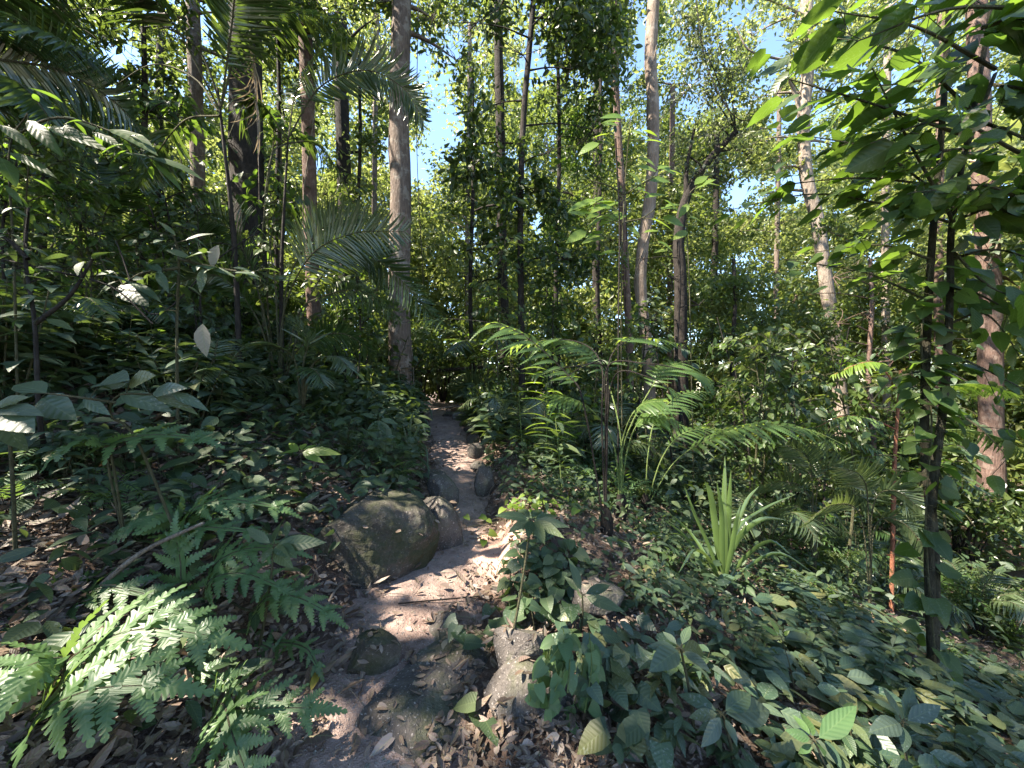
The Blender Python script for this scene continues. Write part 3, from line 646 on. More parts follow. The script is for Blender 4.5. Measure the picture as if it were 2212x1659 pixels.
for (lab, px, d, w, base_, top, bk, fm, L_, cr) in (
    ('vine-draped thin tree whose dark leaves hang to the ground left of the dark leafy sapling', 1020, 10.5, 11, 860, 150, 'bark_dark', 'dark', .15, [(1010, 420, 10.5, 45, 90), (1030, 600, 10.5, 50, 80), (1000, 730, 10.3, 60, 50), (1040, 250, 10.8, 50, 70)]),
    ('vine-draped trunk right of the dark leafy sapling, leaves hanging in a column', 1205, 10, 12, 860, 120, 'bark_dark', 'sapling', .15, [(1200, 480, 10, 55, 90), (1215, 660, 9.8, 60, 80), (1180, 760, 9.6, 60, 50), (1250, 300, 10.2, 60, 80)]),
    ('leafy column of creepers round a dim trunk left of the slim pale tree', 1295, 11.5, 12, 850, 80, 'bark_dark', 'canopy', .15, [(1290, 380, 11.5, 50, 90), (1300, 570, 11.5, 60, 80), (1310, 720, 11, 60, 60), (1280, 150, 11.5, 60, 90)]),
    ('leafy understorey tree with dense mid-green leaves right of the slim pale tree', 1465, 9, 10, 880, 520, 'bark_dark', 'sapling', .15, [(1450, 600, 9, 70, 55), (1510, 660, 9, 70, 50), (1430, 690, 8.8, 60, 45), (1480, 740, 8.8, 80, 45), (1390, 560, 9.2, 40, 50)]),
    ('dense dark bushy tree filling the gap below the leaning forked trunk', 1585, 10.5, 12, 880, 560, 'bark_dark', 'canopy', .15, [(1590, 620, 10.5, 80, 60), (1540, 720, 10.2, 70, 55), (1640, 700, 10.4, 70, 60), (1610, 780, 10, 80, 45)]),
    ('broad leafy bush-like tree right of the white-barked tree base', 1880, 11, 12, 920, 560, 'bark_red', 'canopy', .16, [(1870, 680, 11, 80, 60), (1930, 620, 11, 60, 55), (1840, 780, 10.6, 80, 50), (1930, 780, 10.8, 70, 60), (1760, 740, 10.8, 70, 60), (1720, 640, 11, 60, 60), (1800, 600, 10.5, 55, 50), (1790, 500, 10.8, 40, 45), (1810, 700, 10.4, 60, 50)]),
    ('dark leafy tree between the palms and the left edge', 95, 7.5, 16, 700, 120, 'bark_dark', 'dark', .17, [(60, 200, 7.5, 90, 70), (150, 260, 7.6, 80, 60), (30, 330, 7.4, 80, 50), (120, 100, 7.5, 110, 60), (20, 60, 7.2, 90, 60), (210, 360, 7.8, 80, 45)]),
    ('dark drooping tree behind the tall palm in the shaded upper left', 310, 8, 15, 640, 60, 'bark_dark', 'dark', .17, [(300, 170, 8, 80, 60), (370, 250, 8.2, 60, 60), (250, 90, 8, 90, 60), (370, 60, 8.3, 80, 60), (290, 320, 8.2, 70, 45)]),
    ('dark-leaved tree filling the shade between blackish and brown trunks', 600, 10, 12, 700, 60, 'bark_dark', 'dark', .16, [(600, 90, 10, 60, 60), (610, 230, 10, 40, 70), (585, 380, 10, 60, 50), (720, 100, 10.5, 60, 70), (640, 470, 10, 60, 40)]),
    ('dusky tree with fine leaves between brown trunk and blotched grey tree', 775, 11, 11, 740, 120, 'bark_dark', 'canopy', .15, [(770, 420, 11, 50, 60), (800, 300, 11, 40, 60), (740, 520, 10.8, 60, 50), (810, 560, 10.8, 50, 50), (775, 640, 10.6, 60, 40)])):
    tree('understorey_tree', lab, [(px + 5, base_, d), (px - 4, base_ * .7 + top * .3, d), (px + 3, base_ * .3 + top * .7, d), (px, top, d)], (w, w * .6), d, bk, cr, fm, L_, 1.5, sides=8, tpl=T_OVAL)
# unseen trees added beyond the frame so that their crowns shade the path
def added_shade_tree(label, x, y, h, R, n):
    g = ground(x, y); root = thing('rainforest_tree', label, 'tree', g); o = np.array(root.location)
    c = curve([g - A(0, 0, .2), g + A(.1, .1, h * .5), g + A(0, 0, h)], 24); mb = MB(); tube(mb, c, [.22, .17, .12], 14, 0, .03); cm = MB()
    for k in range(n):
        a = k * 2.4; q = g + A(math.cos(a) * R * math.sqrt((k + .5) / n), math.sin(a) * R * math.sqrt((k + .5) / n), h + rng.uniform(-.9, .9))
        tube(mb, curve([c[-3], (c[-1] + q) / 2 + A(0, 0, .2), q], 7), [.06, .012], 5)
        foliage(cm, q, A(1.3, 1.3, .6), 370, .24, 0, T_OVAL, .26, .42, .6, True, True)
    mb.build('trunk', M['bark_pale'], root, o, True); cm.build('crown', M['canopy'], root, o)
added_shade_tree('unseen tree added beyond the left edge to shade the lobed ferns', -8.6, .8, 7.2, 3.8, 20)
added_shade_tree('unseen tree added behind the viewer to shade the rocks of the path', -4.2, -2.2, 7.5, 4., 20)
added_shade_tree('unseen tree added up the left bank to shade the far path', -8.8, 5.4, 8.6, 3.6, 18)
added_shade_tree('unseen tree added overhead to shade the glossy ground cover', -3.1, 1.2 - 1.6, 10.5, 3.6, 16)

# crowns of sunny trees farther back: one mass that reads as forest wall
def forest_wall():
    mb = MB()
    for k in range(1500):
        px = rng.uniform(-250, 2460); d = rng.uniform(16, 32)
        gy = CY - (float(hz((px - CX) / F * d, d)) - CAMZ) / d * F
        py = rng.uniform(-80, gy) if rng.random() < .55 else rng.uniform(380, gy + 10)
        c = at(px, py, d); s = rng.uniform(.7, 1.6)
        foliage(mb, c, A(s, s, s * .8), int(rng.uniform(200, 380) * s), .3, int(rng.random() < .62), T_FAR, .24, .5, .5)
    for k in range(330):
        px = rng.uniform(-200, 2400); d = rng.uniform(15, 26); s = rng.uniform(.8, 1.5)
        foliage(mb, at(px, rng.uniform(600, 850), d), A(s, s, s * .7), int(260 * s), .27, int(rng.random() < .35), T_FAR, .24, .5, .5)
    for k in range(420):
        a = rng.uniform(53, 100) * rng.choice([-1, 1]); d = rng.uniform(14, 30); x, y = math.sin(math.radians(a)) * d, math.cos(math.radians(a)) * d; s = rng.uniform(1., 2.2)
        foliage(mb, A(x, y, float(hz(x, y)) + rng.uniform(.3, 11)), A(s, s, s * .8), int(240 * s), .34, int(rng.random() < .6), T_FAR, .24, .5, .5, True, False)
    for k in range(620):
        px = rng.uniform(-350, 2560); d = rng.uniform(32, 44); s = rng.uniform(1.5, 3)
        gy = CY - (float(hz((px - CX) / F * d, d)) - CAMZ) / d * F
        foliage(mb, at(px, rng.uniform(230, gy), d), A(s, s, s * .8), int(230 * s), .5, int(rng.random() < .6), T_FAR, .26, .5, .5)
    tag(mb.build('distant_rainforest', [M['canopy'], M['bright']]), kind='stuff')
forest_wall()

def G(px, py, d): return ground(*at(px, py, d)[:2])
# ------------------------------------------------------------------ palms on the left
def palm(name, label, base, fronds, fm='palm', trunk=None, group=None, cat='palm'):
    root = thing(name, label, cat, base, group); o = np.array(root.location)
    if trunk:
        mb = MB(); tube(mb, curve(trunk[0], 24), trunk[1], 10, 0, .03); mb.build('trunk', M['bark_dark'], root, o, True)
    for f in fronds:
        f = dict(f); fmat = f.pop('fm', fm); sm = f.pop('sm', 'stem')
        mb = MB(); palm_frond(mb, **f); mb.build('frond', [M[fmat], M[sm]], root, o)
    return root
P_ = lambda *q: [at(*x) for x in q]
b = ground(*at(520, 700, 4.8)[:2]); crown = at(470, 190, 4.6)
palm('feather_palm', 'tall palm whose fronds arch across the upper left before the pale mottled trunk', b, [
    dict(pts=P_((478, 230, 4.6), (430, 110, 4.5), (330, 48, 4.3), (200, 18, 4.1), (70, 40, 4.)), nl=66, ll=.66, lw=.044, droop=.5, sag=.5),
    dict(pts=P_((470, 240, 4.6), (420, 170, 4.7), (330, 140, 4.9), (240, 190, 5.)), nl=46, ll=.55, lw=.042, droop=.5, sag=.5),
    dict(pts=P_((478, 230, 4.6), (520, 90, 4.7), (600, 30, 4.9), (720, 40, 5.)), nl=50, ll=.6, lw=.045, droop=.5, sag=.5),
    dict(pts=P_((478, 230, 4.6), (500, 60, 4.4), (520, -60, 4.2), (600, -130, 4.)), nl=50, ll=.6, lw=.045, droop=.4, sag=.4),
    dict(pts=P_((470, 230, 4.6), (380, 60, 4.2), (270, -60, 3.9), (120, -90, 3.6)), nl=54, ll=.62, lw=.045, droop=.5, sag=.5),
    dict(pts=P_((474, 250, 4.6), (400, 260, 4.8), (340, 330, 5.), (300, 400, 5.1)), nl=44, ll=.5, lw=.042, droop=.5, sag=.5),
], trunk=([b - A(0, 0, .2), (b + crown) / 2 + A(.06, 0, 0), crown], [.035, .028, .012]))
b = ground(*at(610, 760, 5.4)[:2]); crown = at(622, 300, 5.4)
palm('feather_palm', 'palm leaning over the path with fronds crossing in front of the blotched grey tree', b, [
    dict(pts=P_((622, 300, 5.4), (690, 190, 5.4), (787, 152, 5.4), (870, 190, 5.3), (915, 260, 5.3)), nl=64, ll=.58, lw=.045, droop=.25, sag=.22, side=(0, -.25, 1)),
    dict(pts=P_((622, 300, 5.4), (640, 200, 5.6), (690, 110, 5.9), (760, 90, 6.)), nl=44, ll=.5, lw=.042, droop=.4, sag=.3),
    dict(pts=P_((620, 300, 5.4), (560, 220, 5.3), (520, 240, 5.2), (480, 330, 5.1)), nl=46, ll=.55, lw=.042, droop=.45, sag=.5),
    dict(pts=P_((622, 310, 5.4), (680, 310, 5.6), (730, 370, 5.7), (760, 440, 5.8)), nl=40, ll=.5, lw=.033, droop=.5, sag=.5),
    dict(pts=P_((618, 310, 5.4), (590, 330, 5.1), (575, 400, 5.), (570, 470, 4.9)), nl=36, ll=.45, lw=.033, droop=.4, sag=.4)],
     trunk=([b - A(0, 0, .2), (b + crown) / 2 + A(-.05, 0, 0), crown], [.032, .025, .011]))
b = ground(*at(605, 800, 5.3)[:2])
palm('clumping_palm', 'low sunlit palm with white-glinting fronds below the blackish trunk', b, [
    dict(pts=[b, at(610, 690, 5.), at(665, 560, 4.7), at(757, 506, 4.6), at(872, 500, 4.5)], nl=60, ll=.56, lw=.034, pet=.40, ang=62, droop=.18, sag=.1, side=(-.2, -.2, 1), fm='palmgrey'),  # paler leaflets paint the sun on this and the next two fronds
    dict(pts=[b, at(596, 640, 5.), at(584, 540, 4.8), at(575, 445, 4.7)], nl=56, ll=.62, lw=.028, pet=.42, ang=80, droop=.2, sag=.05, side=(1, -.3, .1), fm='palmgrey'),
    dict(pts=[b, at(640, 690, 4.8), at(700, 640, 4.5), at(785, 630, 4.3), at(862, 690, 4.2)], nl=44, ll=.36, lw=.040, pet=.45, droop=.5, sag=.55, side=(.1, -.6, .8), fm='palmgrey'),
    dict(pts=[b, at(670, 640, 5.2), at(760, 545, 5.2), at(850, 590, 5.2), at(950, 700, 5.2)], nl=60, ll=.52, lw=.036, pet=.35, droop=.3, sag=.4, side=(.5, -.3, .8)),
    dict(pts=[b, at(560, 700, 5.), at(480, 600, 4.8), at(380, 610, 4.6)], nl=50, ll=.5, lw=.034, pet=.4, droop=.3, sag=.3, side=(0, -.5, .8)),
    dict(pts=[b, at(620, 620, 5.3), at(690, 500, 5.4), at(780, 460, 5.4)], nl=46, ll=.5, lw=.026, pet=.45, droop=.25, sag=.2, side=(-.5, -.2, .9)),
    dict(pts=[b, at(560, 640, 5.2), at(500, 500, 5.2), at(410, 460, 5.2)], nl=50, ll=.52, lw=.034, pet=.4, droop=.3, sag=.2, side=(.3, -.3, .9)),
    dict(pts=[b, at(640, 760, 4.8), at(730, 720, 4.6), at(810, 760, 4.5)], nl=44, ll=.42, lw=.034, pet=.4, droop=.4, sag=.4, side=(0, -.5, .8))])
b = ground(*at(650, 850, 4.2)[:2])
palm('seedling_palm', 'dull grey-green palm seedling fanning out over the bank below the sunlit palm', b, [
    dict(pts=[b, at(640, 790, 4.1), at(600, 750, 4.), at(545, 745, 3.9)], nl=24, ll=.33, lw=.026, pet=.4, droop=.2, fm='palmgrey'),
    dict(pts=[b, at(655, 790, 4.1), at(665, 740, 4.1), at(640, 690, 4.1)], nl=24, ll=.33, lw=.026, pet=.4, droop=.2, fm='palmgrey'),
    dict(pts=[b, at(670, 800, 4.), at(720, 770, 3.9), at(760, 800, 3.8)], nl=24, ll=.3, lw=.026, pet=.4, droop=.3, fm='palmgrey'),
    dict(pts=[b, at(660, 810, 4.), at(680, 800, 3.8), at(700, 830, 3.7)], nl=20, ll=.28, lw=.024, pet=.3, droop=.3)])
b = ground(-5.6, 2.6); crown = A(-4.6, 3.0, 4.4)
palm('feather_palm', 'dark palm entering from the left edge with wide drooping fronds', b, [
    dict(pts=[crown, at(-40, 120, 3.1), at(120, 150, 3.2), at(240, 215, 3.3), at(310, 290, 3.3)], nl=64, ll=.5, lw=.042, droop=.3, sag=.3, side=(.2, -.4, 1)),
    dict(pts=[crown, at(-60, 60, 3.), at(80, 70, 2.9), at(200, 120, 2.9)], nl=46, ll=.5, lw=.042, droop=.4, sag=.4),
    dict(pts=[crown, at(-60, 200, 3.4), at(60, 240, 3.6), at(170, 330, 3.7)], nl=46, ll=.5, lw=.042, droop=.4, sag=.4),
    dict(pts=[crown, at(-60, 90, 3.8), at(60, 40, 4.), at(190, 70, 4.2), at(260, 160, 4.3)], nl=54, ll=.55, lw=.042, droop=.4, sag=.4),
    dict(pts=[crown, at(-60, 150, 2.9), at(40, 180, 2.8), at(110, 260, 2.75)], nl=44, ll=.42, lw=.04, droop=.4, sag=.4),
    dict(pts=[crown, at(-40, 230, 3.8), at(110, 210, 4.2), at(240, 270, 4.4), at(330, 380, 4.5)], nl=52, ll=.5, lw=.042, droop=.4, sag=.4),
    dict(pts=[crown, at(-80, -40, 3.), at(60, -70, 3.1), at(250, -40, 3.2)], nl=50, ll=.55, lw=.042, droop=.5, sag=.5)],
     trunk=([b - A(0, 0, .2), (b + crown) / 2, crown], [.05, .045, .04]))
b = ground(*at(205, 640, 5.5)[:2])
palm('clumping_palm', 'lime-tinted young palm in the shade below the left drooping fronds', b, [
    dict(pts=[b, at(215, 520, 5.4), at(240, 440, 5.3), at(300, 400, 5.2)], nl=36, ll=.42, lw=.042, pet=.5, droop=.3),
    dict(pts=[b, at(190, 520, 5.5), at(150, 450, 5.5), at(90, 430, 5.5)], nl=36, ll=.42, lw=.042, pet=.5, droop=.3),
    dict(pts=[b, at(230, 560, 5.2), at(300, 500, 5.), at(370, 510, 4.9)], nl=36, ll=.42, lw=.042, pet=.5, droop=.3),
    dict(pts=[b, at(200, 500, 5.7), at(215, 400, 5.8), at(200, 330, 5.9)], nl=36, ll=.42, lw=.042, pet=.5, droop=.3)])
for lab, px, py, dd_, fr in (
    ('small fan-like palm seedling whose white-lit fronds overhang the far path stones', 1075, 935, 7.6, [[(1060, 890), (1035, 880), (1000, 905)], [(1065, 880), (1050, 865), (1020, 875)], [(1085, 880), (1110, 870), (1140, 890)], [(1080, 870), (1090, 850), (1110, 850)]]),
    ('tiny palm with one pale lit frond beyond the path bend', 1040, 880, 9.0, [[(1035, 850), (1015, 830), (985, 845)], [(1045, 845), (1060, 830), (1085, 840)]]),
    ('slender palm topped by a small fan of pale fronds behind the long low fern', 1645, 900, 7.0, [[(1643, 800), (1640, 765), (1605, 790)], [(1645, 800), (1652, 765), (1690, 795)], [(1645, 800), (1645, 760), (1630, 745)], [(1646, 810), (1655, 765), (1670, 745)], [(1640, 850), (1600, 840), (1570, 870)]]),
    ('grey-fronded palm lying low on the slope behind the strap-leaved plant', 1760, 1190, 4.4, [[(1750, 1080), (1690, 1040), (1620, 1060)], [(1765, 1060), (1800, 1010), (1880, 1050)], [(1755, 1060), (1745, 990), (1700, 960)], [(1775, 1100), (1850, 1070), (1920, 1130)], [(1740, 1110), (1680, 1100), (1640, 1150)]]),
    ('drooping grey palm between the strap-leaved plant and the twin dark stems', 1880, 1230, 3.9, [[(1860, 1120), (1800, 1090), (1740, 1130)], [(1885, 1100), (1930, 1060), (1990, 1100)], [(1875, 1090), (1860, 1030), (1820, 1010)], [(1890, 1140), (1950, 1130), (2010, 1200)]])):
    g_ = G(px, py, dd_)
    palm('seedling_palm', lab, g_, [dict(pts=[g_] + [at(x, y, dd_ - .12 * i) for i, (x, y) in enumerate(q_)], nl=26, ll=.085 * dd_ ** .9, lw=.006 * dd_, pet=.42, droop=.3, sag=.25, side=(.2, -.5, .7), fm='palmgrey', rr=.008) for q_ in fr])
# the dried frond hanging down
mb = MB(); q = P_((528, 20, 5.), (545, 110, 5.), (556, 260, 5.), (560, 440, 5.))
palm_frond(mb, q, 34, .5, .02, .1, 35, .1, .5, gap=.25, sag=.8, rr=.012)
tag(mb.build('dead_frond', [M['deadfrond'], M['twig']], None, q[0]), 'dry tan palm frond hanging straight down before the blackish trunk', 'palm frond')
# dead brown tree-fern skirt and twigs
def stick(label, pts, r, mat='twig', name='fallen_branch', cat='branch'):
    mb = MB(); q = [np.asarray(p, float) for p in pts]; tube(mb, curve(q, 16), r, 7, 0, .06)
    return tag(mb.build(name, M[mat], None, q[0], True), label, cat)
stick('pale dead stick lying on the bank behind the large mossy boulder', [ray(640, 1150) + A(0, 0, .05), at(730, 1100, 3.1), ray(822, 1052) + A(0, 0, .08)], [.012, .009, .006])
stick('brown dead branch slanting over the lobed ferns', [at(180, 1300, 1.7), at(270, 1220, 1.75), at(330, 1180, 1.8), at(440, 1130, 1.85)], [.012, .011, .008])
stick('dark fallen log lying level in the undergrowth right of the blotched grey tree', [at(880, 806, 9.3), at(960, 800, 9.3), at(1060, 792, 9.2)], [.05, .045, .03], 'bark_dark', 'fallen_log')
stick('thin arching dead stem bowed over the far path bend', [ray(880, 930) + A(0, 0, .05), at(930, 890, 8.), at(990, 878, 8.), at(1050, 892, 8.2)], [.018, .014, .008], 'twig', 'fallen_branch')
stick('curled twig lying on the dead leaves at the left path edge', [ray(700, 1330) + A(0, 0, .02), ray(735, 1290) + A(0, 0, .06), ray(780, 1272) + A(0, 0, .02)], [.009, .008, .005])
stick('thin dark twig lying across the sandy path', [ray(860, 1315) + A(0, 0, .03), ray(960, 1308) + A(0, 0, .035), ray(1040, 1300) + A(0, 0, .03)], [.004, .005, .003], 'bark_dark')
for (lab, pts, r) in (
    ('thin liana dangling in front of the blotched grey tree crown', [(905, -20, 8), (900, 300, 8), (915, 620, 8)], .008),
    ('liana hanging beside the reddish thin trunk', [(1318, -20, 11), (1330, 200, 11), (1352, 420, 11), (1350, 700, 11)], .012),
    ('long liana looping through the greyish crown', [(1500, -20, 12), (1530, 150, 12), (1600, 260, 12), (1680, 200, 12), (1720, 60, 12)], .015),
    ('thin straight vine stem rising behind the tree-fern fronds', [(1335, 1000, 4.6), (1336, 700, 4.6), (1338, 480, 4.7), (1330, 300, 4.8)], .009),
    ('thin vine slanting down the shady left bank', [(250, 520, 3.2), (330, 680, 3.1), (470, 560, 3.3), (560, 500, 3.5)], .006),
    ('thin looping vine over the bank at the far left', [(0, 560, 2.4), (90, 580, 2.4), (240, 620, 2.5), (330, 700, 2.5)], .006)):
    q = [at(*p) for p in pts]; mb = MB(); tube(mb, curve(q, 26), r, 5, 0, .05)
    tag(mb.build('liana', M['bark_dark'], None, q[0], True), lab, 'vine')

def twist(label, pts, wpx, d0, turns, r=.014, leafn=0):
    c = curve([at(*p) for p in pts], 60); a = np.linspace(0, turns * 6.283, 60); R = wpx / F * d0 / 2 + r * .6
    q = c + np.stack([np.cos(a) * R, np.sin(a) * R, np.zeros(60)], 1)
    root = thing('liana', label, 'vine', q[0]); o = np.array(root.location)
    mb = MB(); tube(mb, q, r, 6, 0, .1); mb.build('stem', M['twig'], root, o, True)
    if leafn:
        k = rng.integers(0, 60, leafn); aa = rng.uniform(0, 6.283, leafn); D = np.stack([np.cos(aa), np.sin(aa), rng.uniform(-.9, .1, leafn)], 1); ll = rng.uniform(.1, .2, leafn)
        mb = MB(); leaves(mb, q[k] + D * .04, D, rng.normal(0, .5, (leafn, 3)) + A(0, -.3, .8), ll, ll * .5, T_OVAL, 0, .2, .2); mb.build('foliage', M['broad'], root, o, True)
twist('pale creeper stem twisted round the slim smooth pale tree', [(1402, 780, 9.5), (1385, 640, 9.5), (1388, 540, 9.5), (1408, 390, 9.5), (1411, 240, 9.5), (1405, 120, 9.5), (1412, -20, 9.5)], 25, 9.5, 2.2, .013)
twist('creeper stem twisted round the thin reddish trunk', [(1360, 750, 12), (1348, 520, 12), (1335, 280, 12), (1328, 150, 12), (1330, -20, 12)], 16, 12, 2.5, .014, 40)
twist('leafy creeper climbing the straight brown trunk', [(682, 700, 9.5), (672, 500, 9.5), (664, 200, 9.5), (656, -10, 9.5)], 27, 9.5, 1.6, .015, 160)
twist('leafy creeper clinging to the broad brown trunk at the far right', [(2140, 860, 9.5), (2134, 560, 9.5), (2118, 300, 9.5)], 45, 9.5, 1.3, .02, 220)
twist('thin creeper clinging to the blotched grey tree', [(870, 850, 8.2), (863, 640, 8.2), (866, 420, 8.2), (864, 300, 8.2)], 46, 8.2, .6, .012, 30)
# ------------------------------------------------------------------ tree ferns right of the path
def tree_fern(label, base, fronds, trunkh=0):
    root = thing('tree_fern', label, 'fern', base); o = np.array(root.location)
    for f in fronds:
        mb = MB(); sm = f.pop('sm', 'stemgreen'); tree_fern_frond(mb, **dict(f, up=(0, -.32, 1), pl=f['pl'] * 1.15, rr=.006, npin=int(f['npin'] * 1.0))); mb.build('frond', [M['treefern'], M[sm]], root, o)
    mb = MB(); tube(mb, curve([base - A(0, 0, .1), base + A(.01, 0, .08), base + A(0, 0, .2)], 6), [.05, .06, .03], 10, 0, .15); mb.build('trunk', M['stemblack'], root, o, True)
b = ray(1308, 1150)
d = b[1]
tree_fern('large tree fern with black stipes and an umbrella of sunlit fronds right of the path', b, [
    dict(pts=[b, at(1262, 880, d), at(1228, 812, d + .1), at(1115, 716, d + .2), at(990, 690, d + .2), at(868, 697, d + .1)], npin=26, pl=.33, pet=.36, sm='stemblack'),
    dict(pts=[b, at(1310, 940, d), at(1309, 800, d), at(1240, 792, d - .2), at(1140, 815, d - .35)], npin=22, pl=.36, pet=.5, sm='stemblack'),
    dict(pts=[b, at(1312, 940, d), at(1312, 795, d), at(1390, 785, d - .2), at(1480, 800, d - .3), at(1540, 822, d - .35)], npin=22, pl=.36, pet=.5, sm='stemblack'),
    dict(pts=[b, at(1308, 920, d), at(1310, 790, d - .1), at(1262, 792, d - .35), at(1205, 828, d - .6)], npin=22, pl=.32, pet=.5, sm='stemblack'),
    dict(pts=[b, at(1300, 920, d), at(1296, 780, d + .2), at(1230, 735, d + .5), at(1120, 745, d + .8), at(1050, 780, d + .9)], npin=24, pl=.33, pet=.42, sm='stemblack'),
    dict(pts=[b, at(1312, 920, d), at(1330, 810, d - .2), at(1400, 815, d - .4), at(1470, 855, d - .5)], npin=20, pl=.3, pet=.5, sm='stemblack'),
    dict(pts=[b, at(1312, 920, d), at(1320, 770, d + .3), at(1390, 730, d + .6), at(1500, 750, d + .8)], npin=22, pl=.32, pet=.46, sm='stemblack')])
b2 = ray(1330, 1130) + A(.1, .2, 0); d = b2[1]
tree_fern('light green tree fern with yellowish stalks just behind the black-stiped one', b2, [
    dict(pts=[b2, at(1345, 970, d), at(1400, 850, d), at(1450, 790, d + .1), at(1540, 775, d + .2)], npin=18, pl=.26, pet=.55),
    dict(pts=[b2, at(1340, 980, d), at(1370, 890, d - .2), at(1430, 868, d - .3), at(1505, 895, d - .35)], npin=18, pl=.24, pet=.5),
    dict(pts=[b2, at(1350, 1000, d), at(1375, 920, d - .1), at(1420, 900, d - .15), at(1495, 930, d - .3)], npin=18, pl=.24, pet=.5),
    dict(pts=[b2, at(1325, 960, d), at(1270, 880, d - .1), at(1200, 860, d - .2), at(1130, 890, d - .3)], npin=18, pl=.26, pet=.5),
    dict(pts=[b2, at(1340, 940, d), at(1300, 800, d + .2), at(1230, 740, d + .4), at(1140, 740, d + .5)], npin=20, pl=.3, pet=.5)])
b3 = ray(1400, 1110) + A(0, .1, 0); d = b3[1]
tree_fern('tree fern with one long low frond reaching right above the strap-leaved plant', b3, [
    dict(pts=[b3, at(1456, 1000, d - .1), at(1541, 945, d - .3), at(1640, 920, d - .5), at(1750, 930, d - .6), at(1850, 975, d - .7)], npin=26, pl=.34, pet=.24),
    dict(pts=[b3, at(1430, 990, d), at(1480, 935, d), at(1560, 930, d + .2), at(1640, 960, d + .3)], npin=20, pl=.26, pet=.35),
    dict(pts=[b3, at(1400, 980, d), at(1420, 900, d + .2), at(1480, 850, d + .4), at(1560, 850, d + .5)], npin=20, pl=.28, pet=.4)])

# ------------------------------------------------------------------ strap-leaved plant
def strap_plant(label, base, blades, mat='strap'):
    root = thing('strap_leaf_plant', label, 'plant', base); o = np.array(root.location)
    for (q, w) in blades:
        c = curve([base] + q, 14); T = tangents(c)
        side = unit(np.cross(T, unit(A(base[0], base[1], 0))) + 1e-4); Nn = np.cross(side, T)
        t = np.linspace(0, 1, 14); wd = w * np.clip(.55 + 1.5 * t, 0, 1) * np.clip(1 - t ** 4, 0.02, 1)
        V = np.stack([c - side * wd[:, None] / 2 + Nn * wd[:, None] * .22, c, c + side * wd[:, None] / 2 + Nn * wd[:, None] * .22], 1)
        i = np.arange(13)[:, None] * 3
        qd = np.concatenate([i + [[0, 1, 4, 3]], i + [[1, 2, 5, 4]]])
        mb = MB(); mb.add(V.reshape(-1, 3), [qd]); mb.build('blade', M[mat], root, o, True)
    return root
b = ray(1562, 1275); d = b[1]
def SB(*q): return [at(x, y, d + e) for x, y, e in q]
strap_plant('upright sunlit plant of long strap-like leaves on the right slope', b, [
    (SB((1564, 1150, 0), (1566, 985, .05)), .06), (SB((1572, 1150, 0), (1579, 1015, -.02)), .05), (SB((1548, 1160, 0), (1535, 1070, 0), (1522, 1040, 0)), .05),
    (SB((1585, 1160, 0), (1612, 1085, 0), (1640, 1050, 0)), .032), (SB((1585, 1180, 0), (1640, 1125, -.1), (1700, 1124, -.1)), .045), (SB((1535, 1190, 0), (1500, 1110, 0), (1478, 1050, 0)), .028),
    (SB((1530, 1210, 0), (1490, 1150, .1), (1440, 1105, .1)), .026), (SB((1600, 1215, 0), (1660, 1170, -.2), (1710, 1200, -.3)), .03), (SB((1590, 1150, .1), (1650, 1100, .2), (1720, 1068, .2)), .028),
    (SB((1535, 1215, -.1), (1500, 1190, -.2), (1465, 1240, -.3)), .03), (SB((1610, 1230, 0), (1680, 1195, -.1), (1760, 1240, -.2)), .026), (SB((1525, 1225, .05), (1480, 1160, 0), (1430, 1120, 0)), .024),
    (SB((1560, 1180, -.06), (1558, 1100, -.1), (1548, 1040, -.12)), .04), (SB((1578, 1200, -.08), (1590, 1130, -.12), (1600, 1090, -.12)), .035)])
b = ray(872, 905); d = b[1]
strap_plant('grassy strap-leaved tuft at the foot of the blotched grey tree', b, [
    (SB((880, 870, 0), (905, 850, 0)), .05), (SB((890, 880, -.1), (925, 880, -.2), (935, 910, -.3)), .05), (SB((865, 850, 0), (860, 800, 0)), .05), (SB((885, 860, 0), (900, 820, 0)), .05),
    (SB((895, 890, -.2), (925, 920, -.4), (930, 980, -.5)), .05), (SB((850, 870, 0), (830, 850, 0), (815, 870, 0)), .05)], 'broad')
b = ray(895, 1010); d = b[1]
strap_plant('drooping grassy blades hanging over the left edge of the path', b, [
    (SB((890, 960, 0), (910, 920, 0), (925, 950, -.1)), .03), (SB((895, 970, 0), (920, 970, -.1), (925, 1030, -.2)), .03), (SB((880, 960, 0), (870, 910, 0)), .03),
    (SB((885, 960, 0), (890, 900, 0), (910, 880, 0)), .03), (SB((900, 990, -.1), (925, 1010, -.2), (922, 1060, -.25)), .03)], 'broad')

